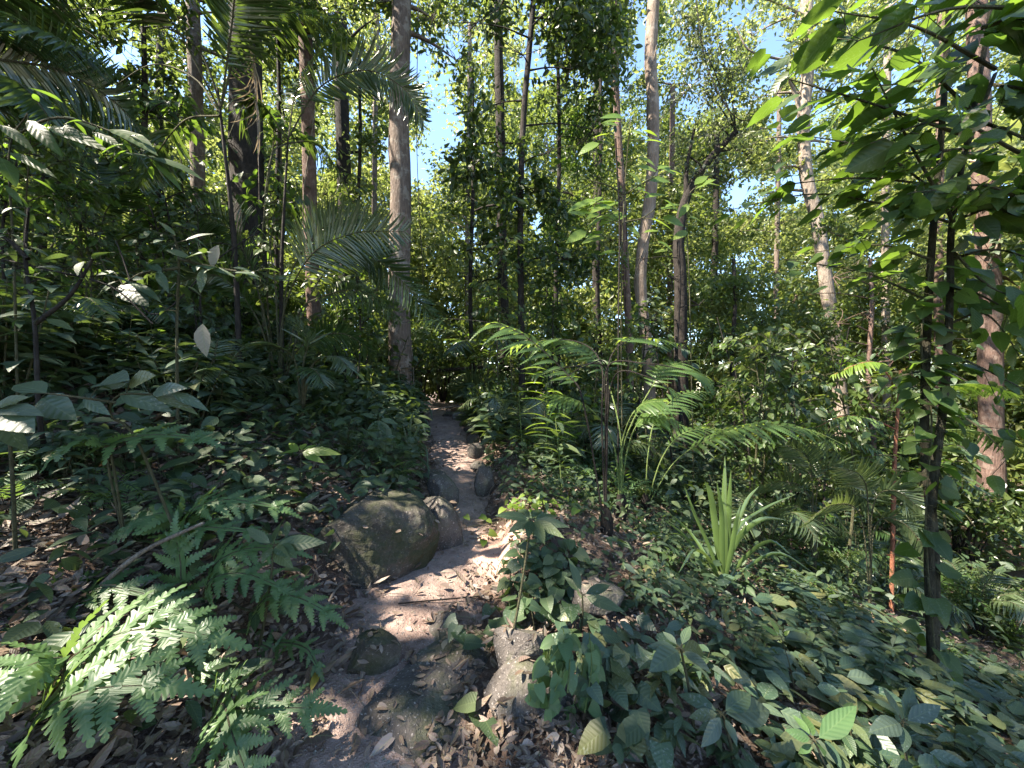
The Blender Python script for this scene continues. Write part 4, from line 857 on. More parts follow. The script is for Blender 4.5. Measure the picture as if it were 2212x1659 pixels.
# ------------------------------------------------------------------ twin-stemmed leafy sapling at the right
def leafy_branches(mb, lm, branches, L, tpl, hang=.8, wr=.62, flat=.45, mat=0, smat=0, jit=.05, bias=(0, 0, 0), mult=1.):
    for (pts, n, sz) in branches:
        n = int(n * mult); c = curve(pts, 24); tube(lm, c, [.008 * sz / .2 + .003, .003], 5, smat)
        t = rng.uniform(.08, 1, n); g = np.linspace(0, 1, 24)
        P = np.stack([np.interp(t, g, c[:, k]) for k in range(3)], 1)
        T = tangents(c); Tt = np.stack([np.interp(t, g, T[:, k]) for k in range(3)], 1)
        P0 = P.copy(); P = P + rng.normal(0, jit, (n, 3))
        for a, q in zip(P0[::2], P[::2]): tube(lm, np.array([a, q]), .0022, 3, smat, cap=False)
        S = unit(np.cross(Tt, A(0, 0, 1))); sg = rng.choice([-1, 1], n)[:, None]
        D = unit(Tt * .6 + S * sg * rng.uniform(.3, 1, (n, 1)) + A(0, 0, -1) * hang * rng.uniform(.2, 1.2, (n, 1)) + A(*bias))
        N = rng.normal(0, flat, (n, 3)) + A(0, 0, 1)
        ll = sz * rng.uniform(.65, 1.2, n)
        leaves(mb, P, D, N, ll, ll * wr * rng.uniform(.85, 1.15, n), tpl, mat, rng.uniform(.05, .35, n), rng.uniform(.05, .3, n), wave=.06)
bA = ground(*at(2015, 1340, 2.75)[:2]); d = 2.75
root = thing('twin_stem_sapling', 'twin dark stems crossing low down under big shadowed heart-shaped leaves at the right', 'sapling', bA); o = np.array(root.location)
sA = curve([bA - A(0, 0, .1), at(2018, 1200, d), at(1998, 950, d), at(2004, 680, d), at(2018, 470, d), at(2040, 200, d), at(2060, -200, d)], 40)
sB = curve([bA + A(.03, .02, -.1), at(2008, 1150, d - .03), at(2040, 850, d - .05), at(2052, 640, d - .05), at(2058, 470, d - .05), at(2110, 200, d - .1), at(2170, -150, d - .2)], 40)
mb = MB(); tube(mb, sA, [.034, .028, .023, .019, .014], 12, 0, .05); mb.build('stem', M['stemdark'], root, o, True)
mb = MB(); tube(mb, sB, [.032, .025, .02, .016, .012], 12, 0, .05); mb.build('stem', M['stemdark'], root, o, True)
fm, lm = MB(), MB()
leafy_branches(fm, lm, [
    (P_((2050, 480, 2.7), (1900, 440, 2.8), (1750, 420, 2.9), (1570, 455, 3.)), 40, .17), (P_((2030, 400, 2.7), (1850, 385, 2.8), (1690, 400, 2.9)), 34, .17),
    (P_((2100, 300, 2.5), (1900, 230, 2.3), (1700, 170, 2.2)), 34, .23), (P_((2150, 150, 2.4), (1980, 60, 2.2), (1800, 25, 2.1)), 36, .25), (P_((2200, 330, 2.4), (2050, 260, 2.2), (1880, 310, 2.1)), 34, .23),
    (P_((2250, 450, 2.4), (2100, 400, 2.3), (1940, 480, 2.3)), 30, .2), (P_((2055, 560, 2.7), (2150, 540, 2.6), (2260, 570, 2.5)), 22, .2), (P_((2055, 480, 2.7), (2180, 430, 2.5), (2280, 380, 2.4)), 30, .22),
    (P_((2010, 560, 2.7), (1900, 530, 2.7), (1760, 545, 2.8)), 26, .17), (P_((2005, 650, 2.7), (1920, 610, 2.7), (1850, 585, 2.8), (1690, 560, 2.9)), 24, .16), (P_((2230, 20, 2.3), (2050, 20, 2.1), (1850, 90, 2.)), 34, .26),
    (P_((2120, 180, 2.6), (2230, 200, 2.4), (2300, 260, 2.3)), 30, .24), (P_((2100, 100, 2.6), (2000, 170, 2.5), (1840, 190, 2.4)), 30, .22), (P_((2048, 620, 2.7), (2120, 640, 2.6), (2230, 700, 2.5)), 18, .18),
    (P_((2048, 700, 2.7), (2130, 680, 2.6), (2200, 760, 2.6)), 12, .16), (P_((2160, -50, 2.4), (2020, -60, 2.2), (1880, -30, 2.1)), 34, .26), (P_((2100, 320, 2.8), (1950, 330, 2.9), (1800, 300, 3.)), 26, .2),
    (P_((2120, 60, 2.3), (2220, 40, 2.2), (2330, 90, 2.1)), 26, .24), (P_((2110, 260, 2.5), (2220, 300, 2.3), (2330, 330, 2.2)), 26, .22), (P_((2080, 400, 2.6), (2180, 460, 2.4), (2300, 480, 2.3)), 24, .2),
    (P_((2060, 480, 2.6), (1960, 300, 2.4), (1880, 140, 2.3)), 26, .22), (P_((2150, 160, 2.5), (2060, 380, 2.3), (1960, 420, 2.2)), 24, .2), (P_((2055, 540, 2.7), (2140, 620, 2.5), (2260, 660, 2.4)), 20, .18),
    (P_((2100, 240, 2.6), (1960, 120, 2.7), (1800, 90, 2.9), (1690, 130, 3.)), 30, .22), (P_((2060, 450, 2.7), (1900, 330, 2.8), (1720, 290, 3.)), 26, .18),
    (P_((2045, 760, 2.7), (2130, 800, 2.6), (2230, 850, 2.5)), 14, .15), (P_((2040, 880, 2.7), (2110, 920, 2.6), (2180, 990, 2.5)), 12, .13), (P_((2000, 800, 2.7), (1930, 820, 2.7), (1880, 870, 2.7)), 8, .13)],
    .2, T_OVATE, .25, bias=(-.25, -.1, -.15), mult=.85, jit=.08, flat=.5, wr=.56)
fm.build('foliage', M['sapling'], root, o, True); lm.build('branches', M['stem'], root, o)
# creeper climbing the twin stems
root = thing('climbing_creeper', 'creeper with round heart-shaped leaves climbing the twin dark stems', 'creeper', bA + A(.06, -.05, 0)); o = np.array(root.location)
fm, lm = MB(), MB()
cl = curve([bA + A(-.03, -.06, 0), at(2000, 1150, d - .06), at(2012, 900, d - .07), at(1990, 750, d - .06), at(2010, 560, d - .06)], 40); tube(lm, cl, .006, 5)
n = 130; t = rng.random(n); g = np.linspace(0, 1, 40); P = np.stack([np.interp(t, g, cl[:, k]) for k in range(3)], 1)
a = rng.uniform(0, 6.283, n); D = np.stack([np.cos(a), np.sin(a) * .7, rng.uniform(-.9, .1, n)], 1); ll = rng.uniform(.09, .16, n)
leaves(fm, P + D * .08, D, A(0, -.5, .8) + rng.normal(0, .4, (n, 3)), ll, ll * .85, T_HEART, 0, .15, .2)
for i in range(n): tube(lm, np.array([P[i], P[i] + D[i] * .09]), .002, 3, cap=False)
fm.build('foliage', M['sapling'], root, o, True); lm.build('stem', M['stem'], root, o)

# ------------------------------------------------------------------ single plants with leaves laid out one by one
FILT = False
def leafy(name, label, cat, base, stems, lv, fmat='broad', smat='stem', r=.006, tpl=T_LANCE):
    """stems: lists of points; lv: (base point, tip point, width/length[, droop])"""
    root = thing(name, label, cat, base); o = np.array(root.location)
    mb = MB()
    for s in stems: tube(mb, curve(s, 18), [r, r * .5], 6)
    for q in lv:
        c = min((curve(s, 18) for s in stems), key=lambda c: np.linalg.norm(c - q[0], axis=1).min())
        k = np.linalg.norm(c - q[0], axis=1).argmin()
        if np.linalg.norm(c[k] - q[0]) > .004: tube(mb, np.array([c[k], q[0]]), r * .35, 4, cap=False)
    fill = MB()
    if name == 'broad_leaf_sapling':
        for s in stems:
            c = curve(s, 18)[5:]; n = 16; k = rng.integers(0, len(c), n); aa = rng.uniform(0, 6.283, n); D = np.stack([np.cos(aa), np.sin(aa), rng.normal(0, .3, n)], 1); P = c[k] + D * rng.uniform(.02, .12, (n, 1)); ll = rng.uniform(.06, .14, n)
            for p, q in zip(c[k], P): tube(mb, np.array([p, q]), .002, 3, cap=False)
            leaves(fill, P, D - A(0, 0, .2), A(0, -.4, 1) + rng.normal(0, .3, (n, 3)), ll, ll * .36, T_LANCE, 0, .3, .2)
    mb.build('stem', M[smat], root, o, True)
    mb = fill
    for q in lv:
        v = (np.asarray(q[1]) - q[0]) * (.85 if q[0][1] < 3 else 1.); L = np.linalg.norm(v)
        leaves(mb, q[0], v + A(0, 0, L * .18), A(0, -.75, .85) + rng.normal(0, .2, 3), L, L * q[2], tpl, 0, .2, .2, wave=.04)
    mb.build('foliage', M[fmat], root, o, True)
    return root
def LV(d, *q): return [(at(a, b, d + (e[1] if len(e) > 1 else 0)), at(x, y, d + (e[1] if len(e) > 1 else 0) + rng.uniform(-.12, .05)), e[0]) for a, b, x, y, *e in q]
# lime leafed sapling in the middle distance
dd = 5.6; b = ground(*at(1345, 900, dd)[:2])
q = []
for k in range(46):
    py = rng.uniform(255, 560); hw = 90 * min(1, (py - 230) / 110); px = 1355 + rng.uniform(-1, 1) * hw + (py < 330) * 0
    s = 1 if px > 1352 else -1
    q.append((px, py, px + s * rng.uniform(28, 52), py + rng.uniform(-10, 30), rng.uniform(.42, .55), rng.uniform(-.3, .3)))
leafy('lime_sapling', 'slender sapling with glowing lime-green leaves before the slim pale tree', 'sapling', b,
      [[b, at(1342, 640, dd), at(1350, 400, dd), at(1362, 258, dd)], [at(1350, 420, dd), at(1400, 390, dd), at(1440, 370, dd)], [at(1348, 420, dd), at(1310, 400, dd), at(1272, 390, dd)], [at(1350, 480, dd), at(1390, 470, dd), at(1430, 440, dd)]],
      LV(dd, *q), 'lime', 'stem', .012, T_OVAL)
dd = 6.; b = ground(*at(1500, 900, dd)[:2])
leafy('lime_sapling', 'lone bright lime spray of leaves right of the slim pale tree', 'sapling', b, [[b, at(1490, 650, dd), at(1485, 440, dd), at(1520, 395, dd)]],
      LV(dd, (1500, 410, 1550, 385, .4), (1510, 400, 1560, 400, .4), (1490, 420, 1530, 432, .4), (1500, 400, 1535, 378, .4), (1488, 440, 1470, 470, .45), (1487, 470, 1520, 480, .45), (1487, 500, 1455, 520, .45)), 'lime', 'stem', .012)
# broad leaf spray at the upper left
dd = 2.4; b = ground(*at(40, 760, 2.6)[:2])
leafy('broad_leaf_sapling', 'sapling with long backlit yellow-green leaves at the upper left', 'sapling', b, [[b, at(30, 560, 2.6), at(20, 330, 2.5), at(60, 245, 2.4)], [at(20, 300, 2.5), at(120, 255, 2.4), at(240, 285, 2.4), at(330, 345, 2.4)]],
      LV(dd, (135, 252, 185, 268, .42), (160, 262, 250, 305, .3), (240, 280, 340, 338, .34), (200, 285, 260, 325, .3), (100, 275, 225, 335, .2), (330, 340, 450, 395, .22), (250, 330, 420, 372, .2), (60, 260, 118, 345, .24), (0, 270, 70, 335, .24), (0, 340, 35, 410, .4), (10, 400, 50, 450, .3), (330, 350, 400, 420, .25), (20, 330, 115, 390, .2), (140, 270, 170, 330, .3)), 'sapling', 'stem', .008)
dd = 2.7; b = ground(*at(385, 850, 2.9)[:2])
leafy('broad_leaf_sapling', 'thin straight sapling on the left bank with one hanging yellow-green leaf', 'sapling', b, [[b, at(382, 720, 2.85), at(386, 560, 2.8), at(372, 500, 2.75)], [at(386, 580, 2.8), at(310, 590, 2.7), at(260, 620, 2.7)], [at(386, 560, 2.8), at(470, 580, 2.8), at(540, 590, 2.8)]],
      LV(dd, (262, 615, 312, 672, .55), (280, 610, 350, 660, .2), (250, 590, 180, 600, .25), (400, 520, 470, 500, .25), (430, 575, 520, 605, .2), (440, 580, 430, 640, .3), (380, 510, 330, 470, .25), (400, 560, 460, 540, .3), (500, 590, 570, 600, .25), (350, 590, 300, 560, .3), (340, 585, 360, 640, .3)), 'broad', 'stem', .012)
dd = 2.2; b = ray(105, 1010)
leafy('broad_leaf_sapling', 'crooked dark bare-stemmed sapling at the far left of the bank', 'sapling', b, [[b, at(85, 900, 2.25), at(75, 700, 2.3), at(55, 560, 2.35), at(62, 450, 2.4)], [at(75, 700, 2.3), at(150, 640, 2.3), at(200, 560, 2.3)], [at(60, 560, 2.3), at(20, 520, 2.3), at(-30, 500, 2.3)]],
      LV(2.3, (90, 600, 130, 580, .4), (150, 640, 180, 600, .3), (200, 560, 250, 540, .3), (20, 520, -30, 550, .3), (62, 460, 120, 430, .3), (60, 470, 10, 440, .3), (100, 690, 160, 720, .3), (80, 640, 30, 680, .3)), 'broad', 'bark_dark', .014)
dd = 1.75; b = ground(*at(430, 1060, 1.9)[:2])
leafy('broad_leaf_plant', 'plant with long quilted bluish leaves pointing right on the left bank', 'plant', b, [[b, at(300, 960, 1.85), at(240, 900, 1.8), at(255, 855, 1.75), at(330, 852, 1.75)], [at(250, 870, 1.75), at(180, 860, 1.7), at(100, 850, 1.7)]],
      LV(dd, (258, 850, 372, 908, .34), (328, 850, 436, 905, .30), (370, 848, 455, 900, .28), (330, 850, 400, 845, .4), (215, 830, 275, 822, .75), (100, 850, 0, 830, .45), (90, 860, 150, 925, .5), (60, 850, -20, 930, .45), (180, 860, 230, 910, .35), (280, 830, 330, 815, .6)), 'glossy', 'stem', .007)
dd = 1.6; b = ground(*at(35, 1030, 1.7)[:2])
leafy('broad_leaf_plant', 'glossy drooping broad leaves at the left edge of the bank', 'plant', b, [[b, at(20, 950, 1.65), at(-10, 880, 1.6)]],
      LV(dd, (0, 890, 60, 950, .5), (-10, 880, 60, 860, .4), (0, 900, 45, 1000, .5), (-20, 880, -60, 950, .5), (0, 885, 90, 905, .35)), 'glossy', 'stem', .008)
# whorled sapling by the large boulder and others like it
def whorl(label, base, top, lv, fmat='broad', r=.008, name='whorled_sapling'):
    return leafy(name, label, 'sapling', base, [[base, (base + top) / 2 + A(.01, 0, 0), top]], [(top + unit(at(x, y, top[1] + e) - top) * .02, at(x, y, top[1] + e), w) for x, y, e, w in lv], fmat, 'stem', r)
b = ray(560, 1400); t = at(592, 1178, b[1] - .05)
whorl('sapling with a whorl of long pale-ribbed leaves left of the large mossy boulder', b, t, [(708, 1190, -.1, .3), (512, 1142, 0, .3), (660, 1150, .15, .28), (600, 1120, .2, .3), (640, 1215, -.15, .35), (548, 1160, .15, .3), (620, 1250, -.2, .3), (560, 1225, -.15, .35)])
b = ray(1085, 1480); t = at(1148, 1122, b[1] + .1)
whorl('thin leaning stem topped by a whorl of dark leaves beside the pink bank', b, t, [(1060, 1118, -.1, .3), (1095, 1160, -.15, .3), (1240, 1150, -.1, .3), (1215, 1118, .1, .28), (1170, 1100, .2, .3), (1110, 1100, .2, .3), (1225, 1175, -.15, .3), (1180, 1185, -.2, .35), (1140, 1170, -.2, .3)])
b = ray(1250, 1390); t = at(1258, 1285, b[1])
whorl('small sapling with two big arching pale-ribbed leaves on the right bank', b, t, [(1225, 1195, .05, .28), (1360, 1340, -.15, .3), (1335, 1270, .1, .28), (1210, 1240, .1, .3)])
b = ray(640, 1090); t = at(650, 975, b[1])
whorl('sunlit little herb with four drooping leaves on the left bank', b, t, [(590, 985, 0, .3), (745, 990, -.05, .28), (690, 960, .1, .4), (660, 955, .15, .4), (700, 1010, -.1, .3), (610, 960, .1, .3)], 'lime', .006, 'leafy_herb')
b = ray(812, 1000); t = at(818, 905, b[1])
whorl('herb with hanging pale green leaves at the left edge of the path', b, t, [(775, 895, 0, .35), (845, 970, -.1, .35), (820, 985, -.15, .4), (860, 920, .05, .35), (790, 950, -.1, .35), (835, 880, .1, .35)], 'broad', .007, 'leafy_herb')
b = ray(1720, 1520); t = at(1688, 1378, b[1] - .1)
whorl('single thin stem topped by three lime leaflets on the right slope', b, t, [(1640, 1352, 0, .3), (1662, 1335, .02, .32), (1708, 1362, -.02, .45)], 'lime', .004, 'leafy_herb')
b = ray(1500, 1600); t = at(1470, 1400, b[1] - .1)
whorl('shrub with large glossy pointed leaves in front of the glossy ground cover', b, t, [(1400, 1468, -.15, .45), (1540, 1425, .1, .36), (1495, 1345, .1, .36), (1425, 1360, .1, .36), (1545, 1465, -.15, .36), (1390, 1405, 0, .36)], 'glossy', .009, 'broad_leaf_shrub')
b = ground(*at(1590, 1690, 1.55)[:2]); t = at(1560, 1540, 1.5)
whorl('dark shrub with torn bluish leaves at the bottom of the right slope', b, t, [(1600, 1625, -.1, .45), (1480, 1560, 0, .4), (1640, 1500, .1, .4), (1700, 1560, .1, .35), (1520, 1640, -.1, .4), (1450, 1500, .1, .4)], 'glossy', .01, 'broad_leaf_shrub')
b = ground(*at(1800, 1690, 1.6)[:2]); t = at(1760, 1600, 1.55)
whorl('bright sunlit wide-leaved plant at the lower right', b, t, [(1885, 1530, 0, .36), (1705, 1535, .1, .45), (1690, 1585, 0, .4), (1790, 1640, -.1, .45), (1725, 1640, 0, .4), (1730, 1530, .15, .4)], 'fernlob', .008, 'broad_leaf_shrub')
b = ground(*at(1960, 1690, 1.6)[:2]); t = at(1950, 1560, 1.55)
whorl('dull green lance-leaved plant near the lower right corner', b, t, [(2020, 1600, -.1, .35), (1900, 1470, .1, .3), (1990, 1480, .1, .35), (1880, 1600, -.1, .35), (2060, 1530, 0, .35), (1960, 1640, -.1, .4)], 'glossy', .008, 'broad_leaf_shrub')
# ginger-like cane plants
def cane(label, base, top, n, L, fmat='broad', lean=(0, 0, 0), r=.007, wr=.2, group=None):
    root = thing('cane_plant', label, 'plant', base, group); o = np.array(root.location)
    c = curve([base, (base + top) / 2, top], 16); mb = MB(); tube(mb, c, [r, r * .6], 6); mb.build('stem', M['stemgreen'], root, o, True)
    t = np.linspace(.35, 1, n); P = np.stack([np.interp(t, np.linspace(0, 1, 16), c[:, k]) for k in range(3)], 1)
    a = np.arange(n) * 2.6 + rng.normal(0, .4, n); D = np.stack([np.cos(a), np.sin(a) * .6, rng.uniform(.0, .6, n)], 1)
    mb = MB(); leaves(mb, P, D, A(0, 0, 1) + rng.normal(0, .2, (n, 3)), L * rng.uniform(.8, 1.15, n), L * wr, T_LANCE, 0, .35, .25); mb.build('foliage', M[fmat], root, o, True)
b = ground(*at(1180, 1080, 4.6)[:2])
cane('sunlit cane plant with narrow pale leaves left of the tree ferns', b, at(1182, 800, 4.5), 22, .36, 'lime')
b = ground(*at(1215, 1110, 4.)[:2])
cane('shorter cane plant with narrow leaves beside the black tree-fern stipes', b, at(1200, 905, 4.), 16, .33, 'broad')
b = ground(*at(1130, 1060, 5.)[:2])
cane('dark thin cane beside the far right edge of the path', b, at(1120, 850, 5.1), 12, .3, 'broad')
# red-stemmed rattan
b = ground(*at(1925, 1200, 5.)[:2])
root = palm('rattan_palm', 'spiny red-stemmed rattan with sunlit fronds left of the twin stems', b, [
    dict(pts=P_((1945, 850, 5.), (1900, 790, 5.), (1860, 785, 4.9), (1800, 810, 4.9)), nl=26, ll=.32, lw=.035, pet=.2, droop=.4, sag=.5, fm='lime', sm='stemred'),
    dict(pts=P_((1940, 930, 5.), (1880, 905, 5.), (1820, 900, 4.9), (1760, 925, 4.9)), nl=30, ll=.32, lw=.035, pet=.2, droop=.4, sag=.4, fm='strap', sm='stemred'),
    dict(pts=P_((1938, 1000, 5.), (1880, 965, 5.), (1820, 945, 4.9), (1770, 960, 4.8)), nl=30, ll=.3, lw=.035, pet=.2, droop=.4, sag=.4, fm='strap', sm='stemgreen'),
    dict(pts=P_((1944, 880, 5.), (2030, 840, 5.), (2110, 830, 5.), (2190, 850, 5.)), nl=32, ll=.34, lw=.035, pet=.2, droop=.5, sag=.5, fm='lime', sm='stemgreen'),
    dict(pts=P_((1938, 960, 5.), (2040, 930, 4.8), (2140, 940, 4.7), (2230, 990, 4.6)), nl=34, ll=.36, lw=.035, pet=.2, droop=.5, sag=.5, fm='strap', sm='stemgreen')])
mb = MB(); sc = curve([b - A(0, 0, .1), at(1932, 1010, 5.), at(1946, 800, 5.)], 20); tube(mb, sc, [.026, .022, .014], 8, 0, .12)
for k in range(120):
    p = sc[rng.integers(4, 20)]; tube(mb, np.array([p, p + unit(rng.normal(size=3) * A(1, 1, .3)) * .08]), [.003, .0008], 3, cap=False)
mb.build('stem', M['stemred'], root, np.array(root.location), True)

# ------------------------------------------------------------------ lobed ferns at the lower left
def lobed_fern(label, base, fronds):
    root = thing('lobed_fern', label, 'fern', base); o = np.array(root.location)
    for f in fronds:
        f = dict(f); tp = f.pop('fm', 'fernlob'); mb = MB(); lobed_frond(mb, **dict(f, pl=f['pl'] * .84, pw=f['pw'] * .95, npin=f['npin'], wing=f['pw'] * .75)); mb.build('frond', [M[tp], M['stem']], root, o, True)
def G(px, py, d): return ground(*at(px, py, d)[:2])
b = G(90, 1640, 1.55)
lobed_fern('largest sunlit fern with deeply lobed leaves in the bottom left', b, [
    dict(pts=[b, at(110, 1500, 1.4), at(160, 1418, 1.38), at(300, 1360, 1.4), at(470, 1375, 1.42)], npin=6, pl=.30, pw=.10, pet=.52, up=(0, -.6, 1), droop=.3),
    dict(pts=[b, at(100, 1530, 1.35), at(140, 1430, 1.3), at(60, 1440, 1.22), at(-40, 1510, 1.15)], npin=5, pl=.26, pw=.09, pet=.5, up=(0, -.6, 1), droop=.4),
    dict(pts=[b, at(40, 1600, 1.3), at(90, 1540, 1.2), at(200, 1490, 1.2), at(350, 1480, 1.22)], npin=6, pl=.30, pw=.10, pet=.4, up=(0, -.6, 1), droop=.35),
    dict(pts=[b, at(20, 1620, 1.3), at(-40, 1560, 1.2), at(-120, 1560, 1.1)], npin=5, pl=.28, pw=.09, pet=.4, up=(0, -.5, 1), droop=.35)])
b = G(420, 1640, 1.65)
lobed_fern('spreading lobed fern leaf reaching the path at the bottom left', b, [
    dict(pts=[b, at(450, 1600, 1.5), at(480, 1540, 1.42), at(560, 1530, 1.4), at(690, 1530, 1.4)], npin=7, pl=.24, pw=.07, pet=.4, up=(0, -.7, 1), droop=.25),
    dict(pts=[b, at(440, 1560, 1.5), at(480, 1520, 1.42), at(500, 1580, 1.3), at(540, 1690, 1.2)], npin=6, pl=.24, pw=.07, pet=.4, up=(0, -.7, 1), droop=.3),
    dict(pts=[b, at(400, 1560, 1.6), at(380, 1470, 1.6), at(420, 1440, 1.6), at(500, 1480, 1.55)], npin=6, pl=.22, pw=.07, pet=.45, up=(0, -.5, 1), droop=.35)])
b = G(470, 1400, 1.95)
lobed_fern('shaded lobed fern with stepped leaves beneath the pale-ribbed sapling', b, [
    dict(pts=[b, at(455, 1260, 1.9), at(470, 1215, 1.88), at(540, 1185, 1.9), at(640, 1190, 1.9)], npin=7, pl=.22, pw=.065, pet=.4, up=(0, -.5, 1)),
    dict(pts=[b, at(440, 1290, 1.85), at(460, 1250, 1.82), at(530, 1240, 1.8), at(620, 1275, 1.8)], npin=7, pl=.22, pw=.065, pet=.4, up=(0, -.5, 1)),
    dict(pts=[b, at(540, 1320, 1.85), at(580, 1290, 1.8), at(640, 1290, 1.8), at(720, 1330, 1.78)], npin=7, pl=.22, pw=.065, pet=.35, up=(0, -.5, 1)),
    dict(pts=[b, at(400, 1300, 1.85), at(390, 1210, 1.85), at(380, 1160, 1.85)], npin=6, pl=.22, pw=.065, pet=.4, up=(0, -1, .6))])
b = G(420, 1180, 2.1)
lobed_fern('pale green fern with ragged leaves in front of the dead brown leaves', b, [
    dict(pts=[b, at(400, 1140, 2.05), at(420, 1100, 2.), at(500, 1080, 2.05), at(620, 1100, 2.1)], npin=7, pl=.26, pw=.07, pet=.35, up=(0, -.5, 1)),
    dict(pts=[b, at(390, 1140, 2.05), at(360, 1110, 2.), at(310, 1120, 1.95), at(260, 1150, 1.9)], npin=6, pl=.22, pw=.07, pet=.35, up=(0, -.5, 1)),
    dict(pts=[b, at(410, 1160, 2.), at(400, 1140, 1.95), at(460, 1140, 1.9), at(560, 1150, 1.9)], npin=6, pl=.2, pw=.06, pet=.3, up=(0, -.5, 1))])
b = G(275, 1010, 1.95)
lobed_fern('open lobed fern leaf lit above the leaf litter of the left bank', b, [
    dict(pts=[b, at(230, 985, 1.9), at(250, 955, 1.85), at(330, 940, 1.82), at(445, 948, 1.8)], npin=5, pl=.24, pw=.085, pet=.4, up=(0, -.5, 1)),
    dict(pts=[b, at(240, 985, 1.85), at(220, 960, 1.8), at(180, 950, 1.75), at(130, 975, 1.7)], npin=4, pl=.2, pw=.08, pet=.35, up=(0, -.5, 1))])
b = G(190, 1400, 1.75)
lobed_fern('shadowed fern behind the largest sunlit fern', b, [
    dict(pts=[b, at(150, 1330, 1.7), at(170, 1290, 1.68), at(240, 1270, 1.7), at(340, 1290, 1.7)], npin=6, pl=.26, pw=.08, pet=.35, up=(0, -.5, 1)),
    dict(pts=[b, at(130, 1340, 1.65), at(90, 1310, 1.6), at(40, 1320, 1.55), at(-40, 1370, 1.5)], npin=6, pl=.26, pw=.08, pet=.35, up=(0, -.5, 1)),
    dict(pts=[b, at(260, 1370, 1.7), at(300, 1310, 1.7), at(360, 1310, 1.7), at(440, 1340, 1.7)], npin=6, pl=.22, pw=.07, pet=.35, up=(0, -.5, 1))])
b = G(640, 1440, 1.95)
lobed_fern('small finely toothed fern drooping towards the path litter', b, [
    dict(pts=[b, at(590, 1420, 1.9), at(600, 1390, 1.88), at(660, 1400, 1.85), at(690, 1450, 1.8)], npin=7, pl=.13, pw=.04, pet=.3, tpl=T_LOBED_S, up=(0, -.5, 1)),
    dict(pts=[b, at(600, 1430, 1.85), at(580, 1400, 1.85), at(540, 1390, 1.85), at(500, 1400, 1.85)], npin=7, pl=.13, pw=.04, pet=.3, tpl=T_LOBED_S, up=(0, -.5, 1))])
b = G(1225, 1340, 2.5)
lobed_fern('dark drooping fern on the earth step right of the path', b, [
    dict(pts=[b, at(1240, 1265, 2.45), at(1210, 1250, 2.4), at(1160, 1290, 2.35), at(1120, 1340, 2.3)], npin=7, pl=.18, pw=.05, pet=.3, tpl=T_LOBED_S, droop=.5),
    dict(pts=[b, at(1250, 1270, 2.45), at(1260, 1260, 2.4), at(1250, 1310, 2.3), at(1230, 1370, 2.25)], npin=7, pl=.18, pw=.05, pet=.3, tpl=T_LOBED_S, droop=.5)])
# dead hanging leaves
def one_leaf(label, p, q, w, mat, up=(0, -1, .2), name='dead_leaf', cat='dead leaf', tpl=T_LANCE, droop=.15):
    mb = MB(); v = np.asarray(q) - p; L = np.linalg.norm(v)
    leaves(mb, p, v, A(*up), L, w * L, tpl, 0, droop, .2); return tag(mb.build(name, M[mat], None, p, True), label, cat)
one_leaf('pale dead leaf hanging edge-on above the left bank plants', at(438, 700, 2.6), at(438, 772, 2.6), .5, 'deadpale')
one_leaf('grey ribbed dead leaf caught upright beside the thin straight sapling', at(472, 530, 2.9), at(450, 580, 2.9), .5, 'deadpale')
one_leaf('yellow fallen leaf beside the path at the lower left', ray(672, 1512) + A(0, 0, .03), ray(694, 1460) + A(0, 0, .07), .3, 'yellow')
one_leaf('large brown dead leaf lying under the biggest lobed fern', at(280, 1600, 1.45), at(350, 1690, 1.35), .55, 'litter')
one_leaf('curled pale leaf resting on the large mossy boulder', ray(820, 1120) + A(0, -.05, .42) if False else at(812, 1128, 2.75), at(830, 1098, 2.78), .6, 'deadpale', (0, -.3, 1))
one_leaf('pale fallen leaf on the path right of the angular slab', ray(960, 1425) + A(0, 0, .03), ray(985, 1385) + A(0, 0, .04), .55, 'deadpale', (0, -.2, 1))
one_leaf('tan dead leaf hanging among the shadowed heart-shaped leaves', at(2130, 235, 2.2), at(2080, 290, 2.2), .6, 'deadpale')

# heart-leaved creeper over the boulder
b = at(1215, 1470, 1.65)
root = thing('heart_leaf_creeper', 'bright heart-leaved creeper trailing over the big speckled boulder', 'creeper', b); o = np.array(root.location)
fm, lm = MB(), MB()
for k in range(11):
    x0, y0 = 1190 + rng.uniform(-30, 90), 1370 + rng.uniform(-20, 50); x1, y1 = x0 + rng.uniform(-60, 30), y0 + rng.uniform(60, 190); z = rng.uniform(-.06, .02)
    c = curve([at(x0, y0, 1.72), at((x0 + x1) / 2 + 10, (y0 + y1) / 2 - 12, 1.6 + z), at(x1, y1, 1.5 + z)], 14); tube(lm, c, .0022, 4)
    P = c[2::2] + rng.normal(0, .008, c[2::2].shape); n = len(P); ll = rng.uniform(.03, .085, n)
    leaves(fm, P, np.stack([rng.normal(0, .6, n), rng.normal(-.4, .3, n), -rng.uniform(.1, .9, n)], 1), A(0, -.7, .7) + rng.normal(0, .25, (n, 3)), ll, ll * .72, T_HEART, int(k > 20), .15, .2)
fm.build('foliage', M['fernlob'], root, o, True); lm.build('stem', M['stemgreen'], root, o)
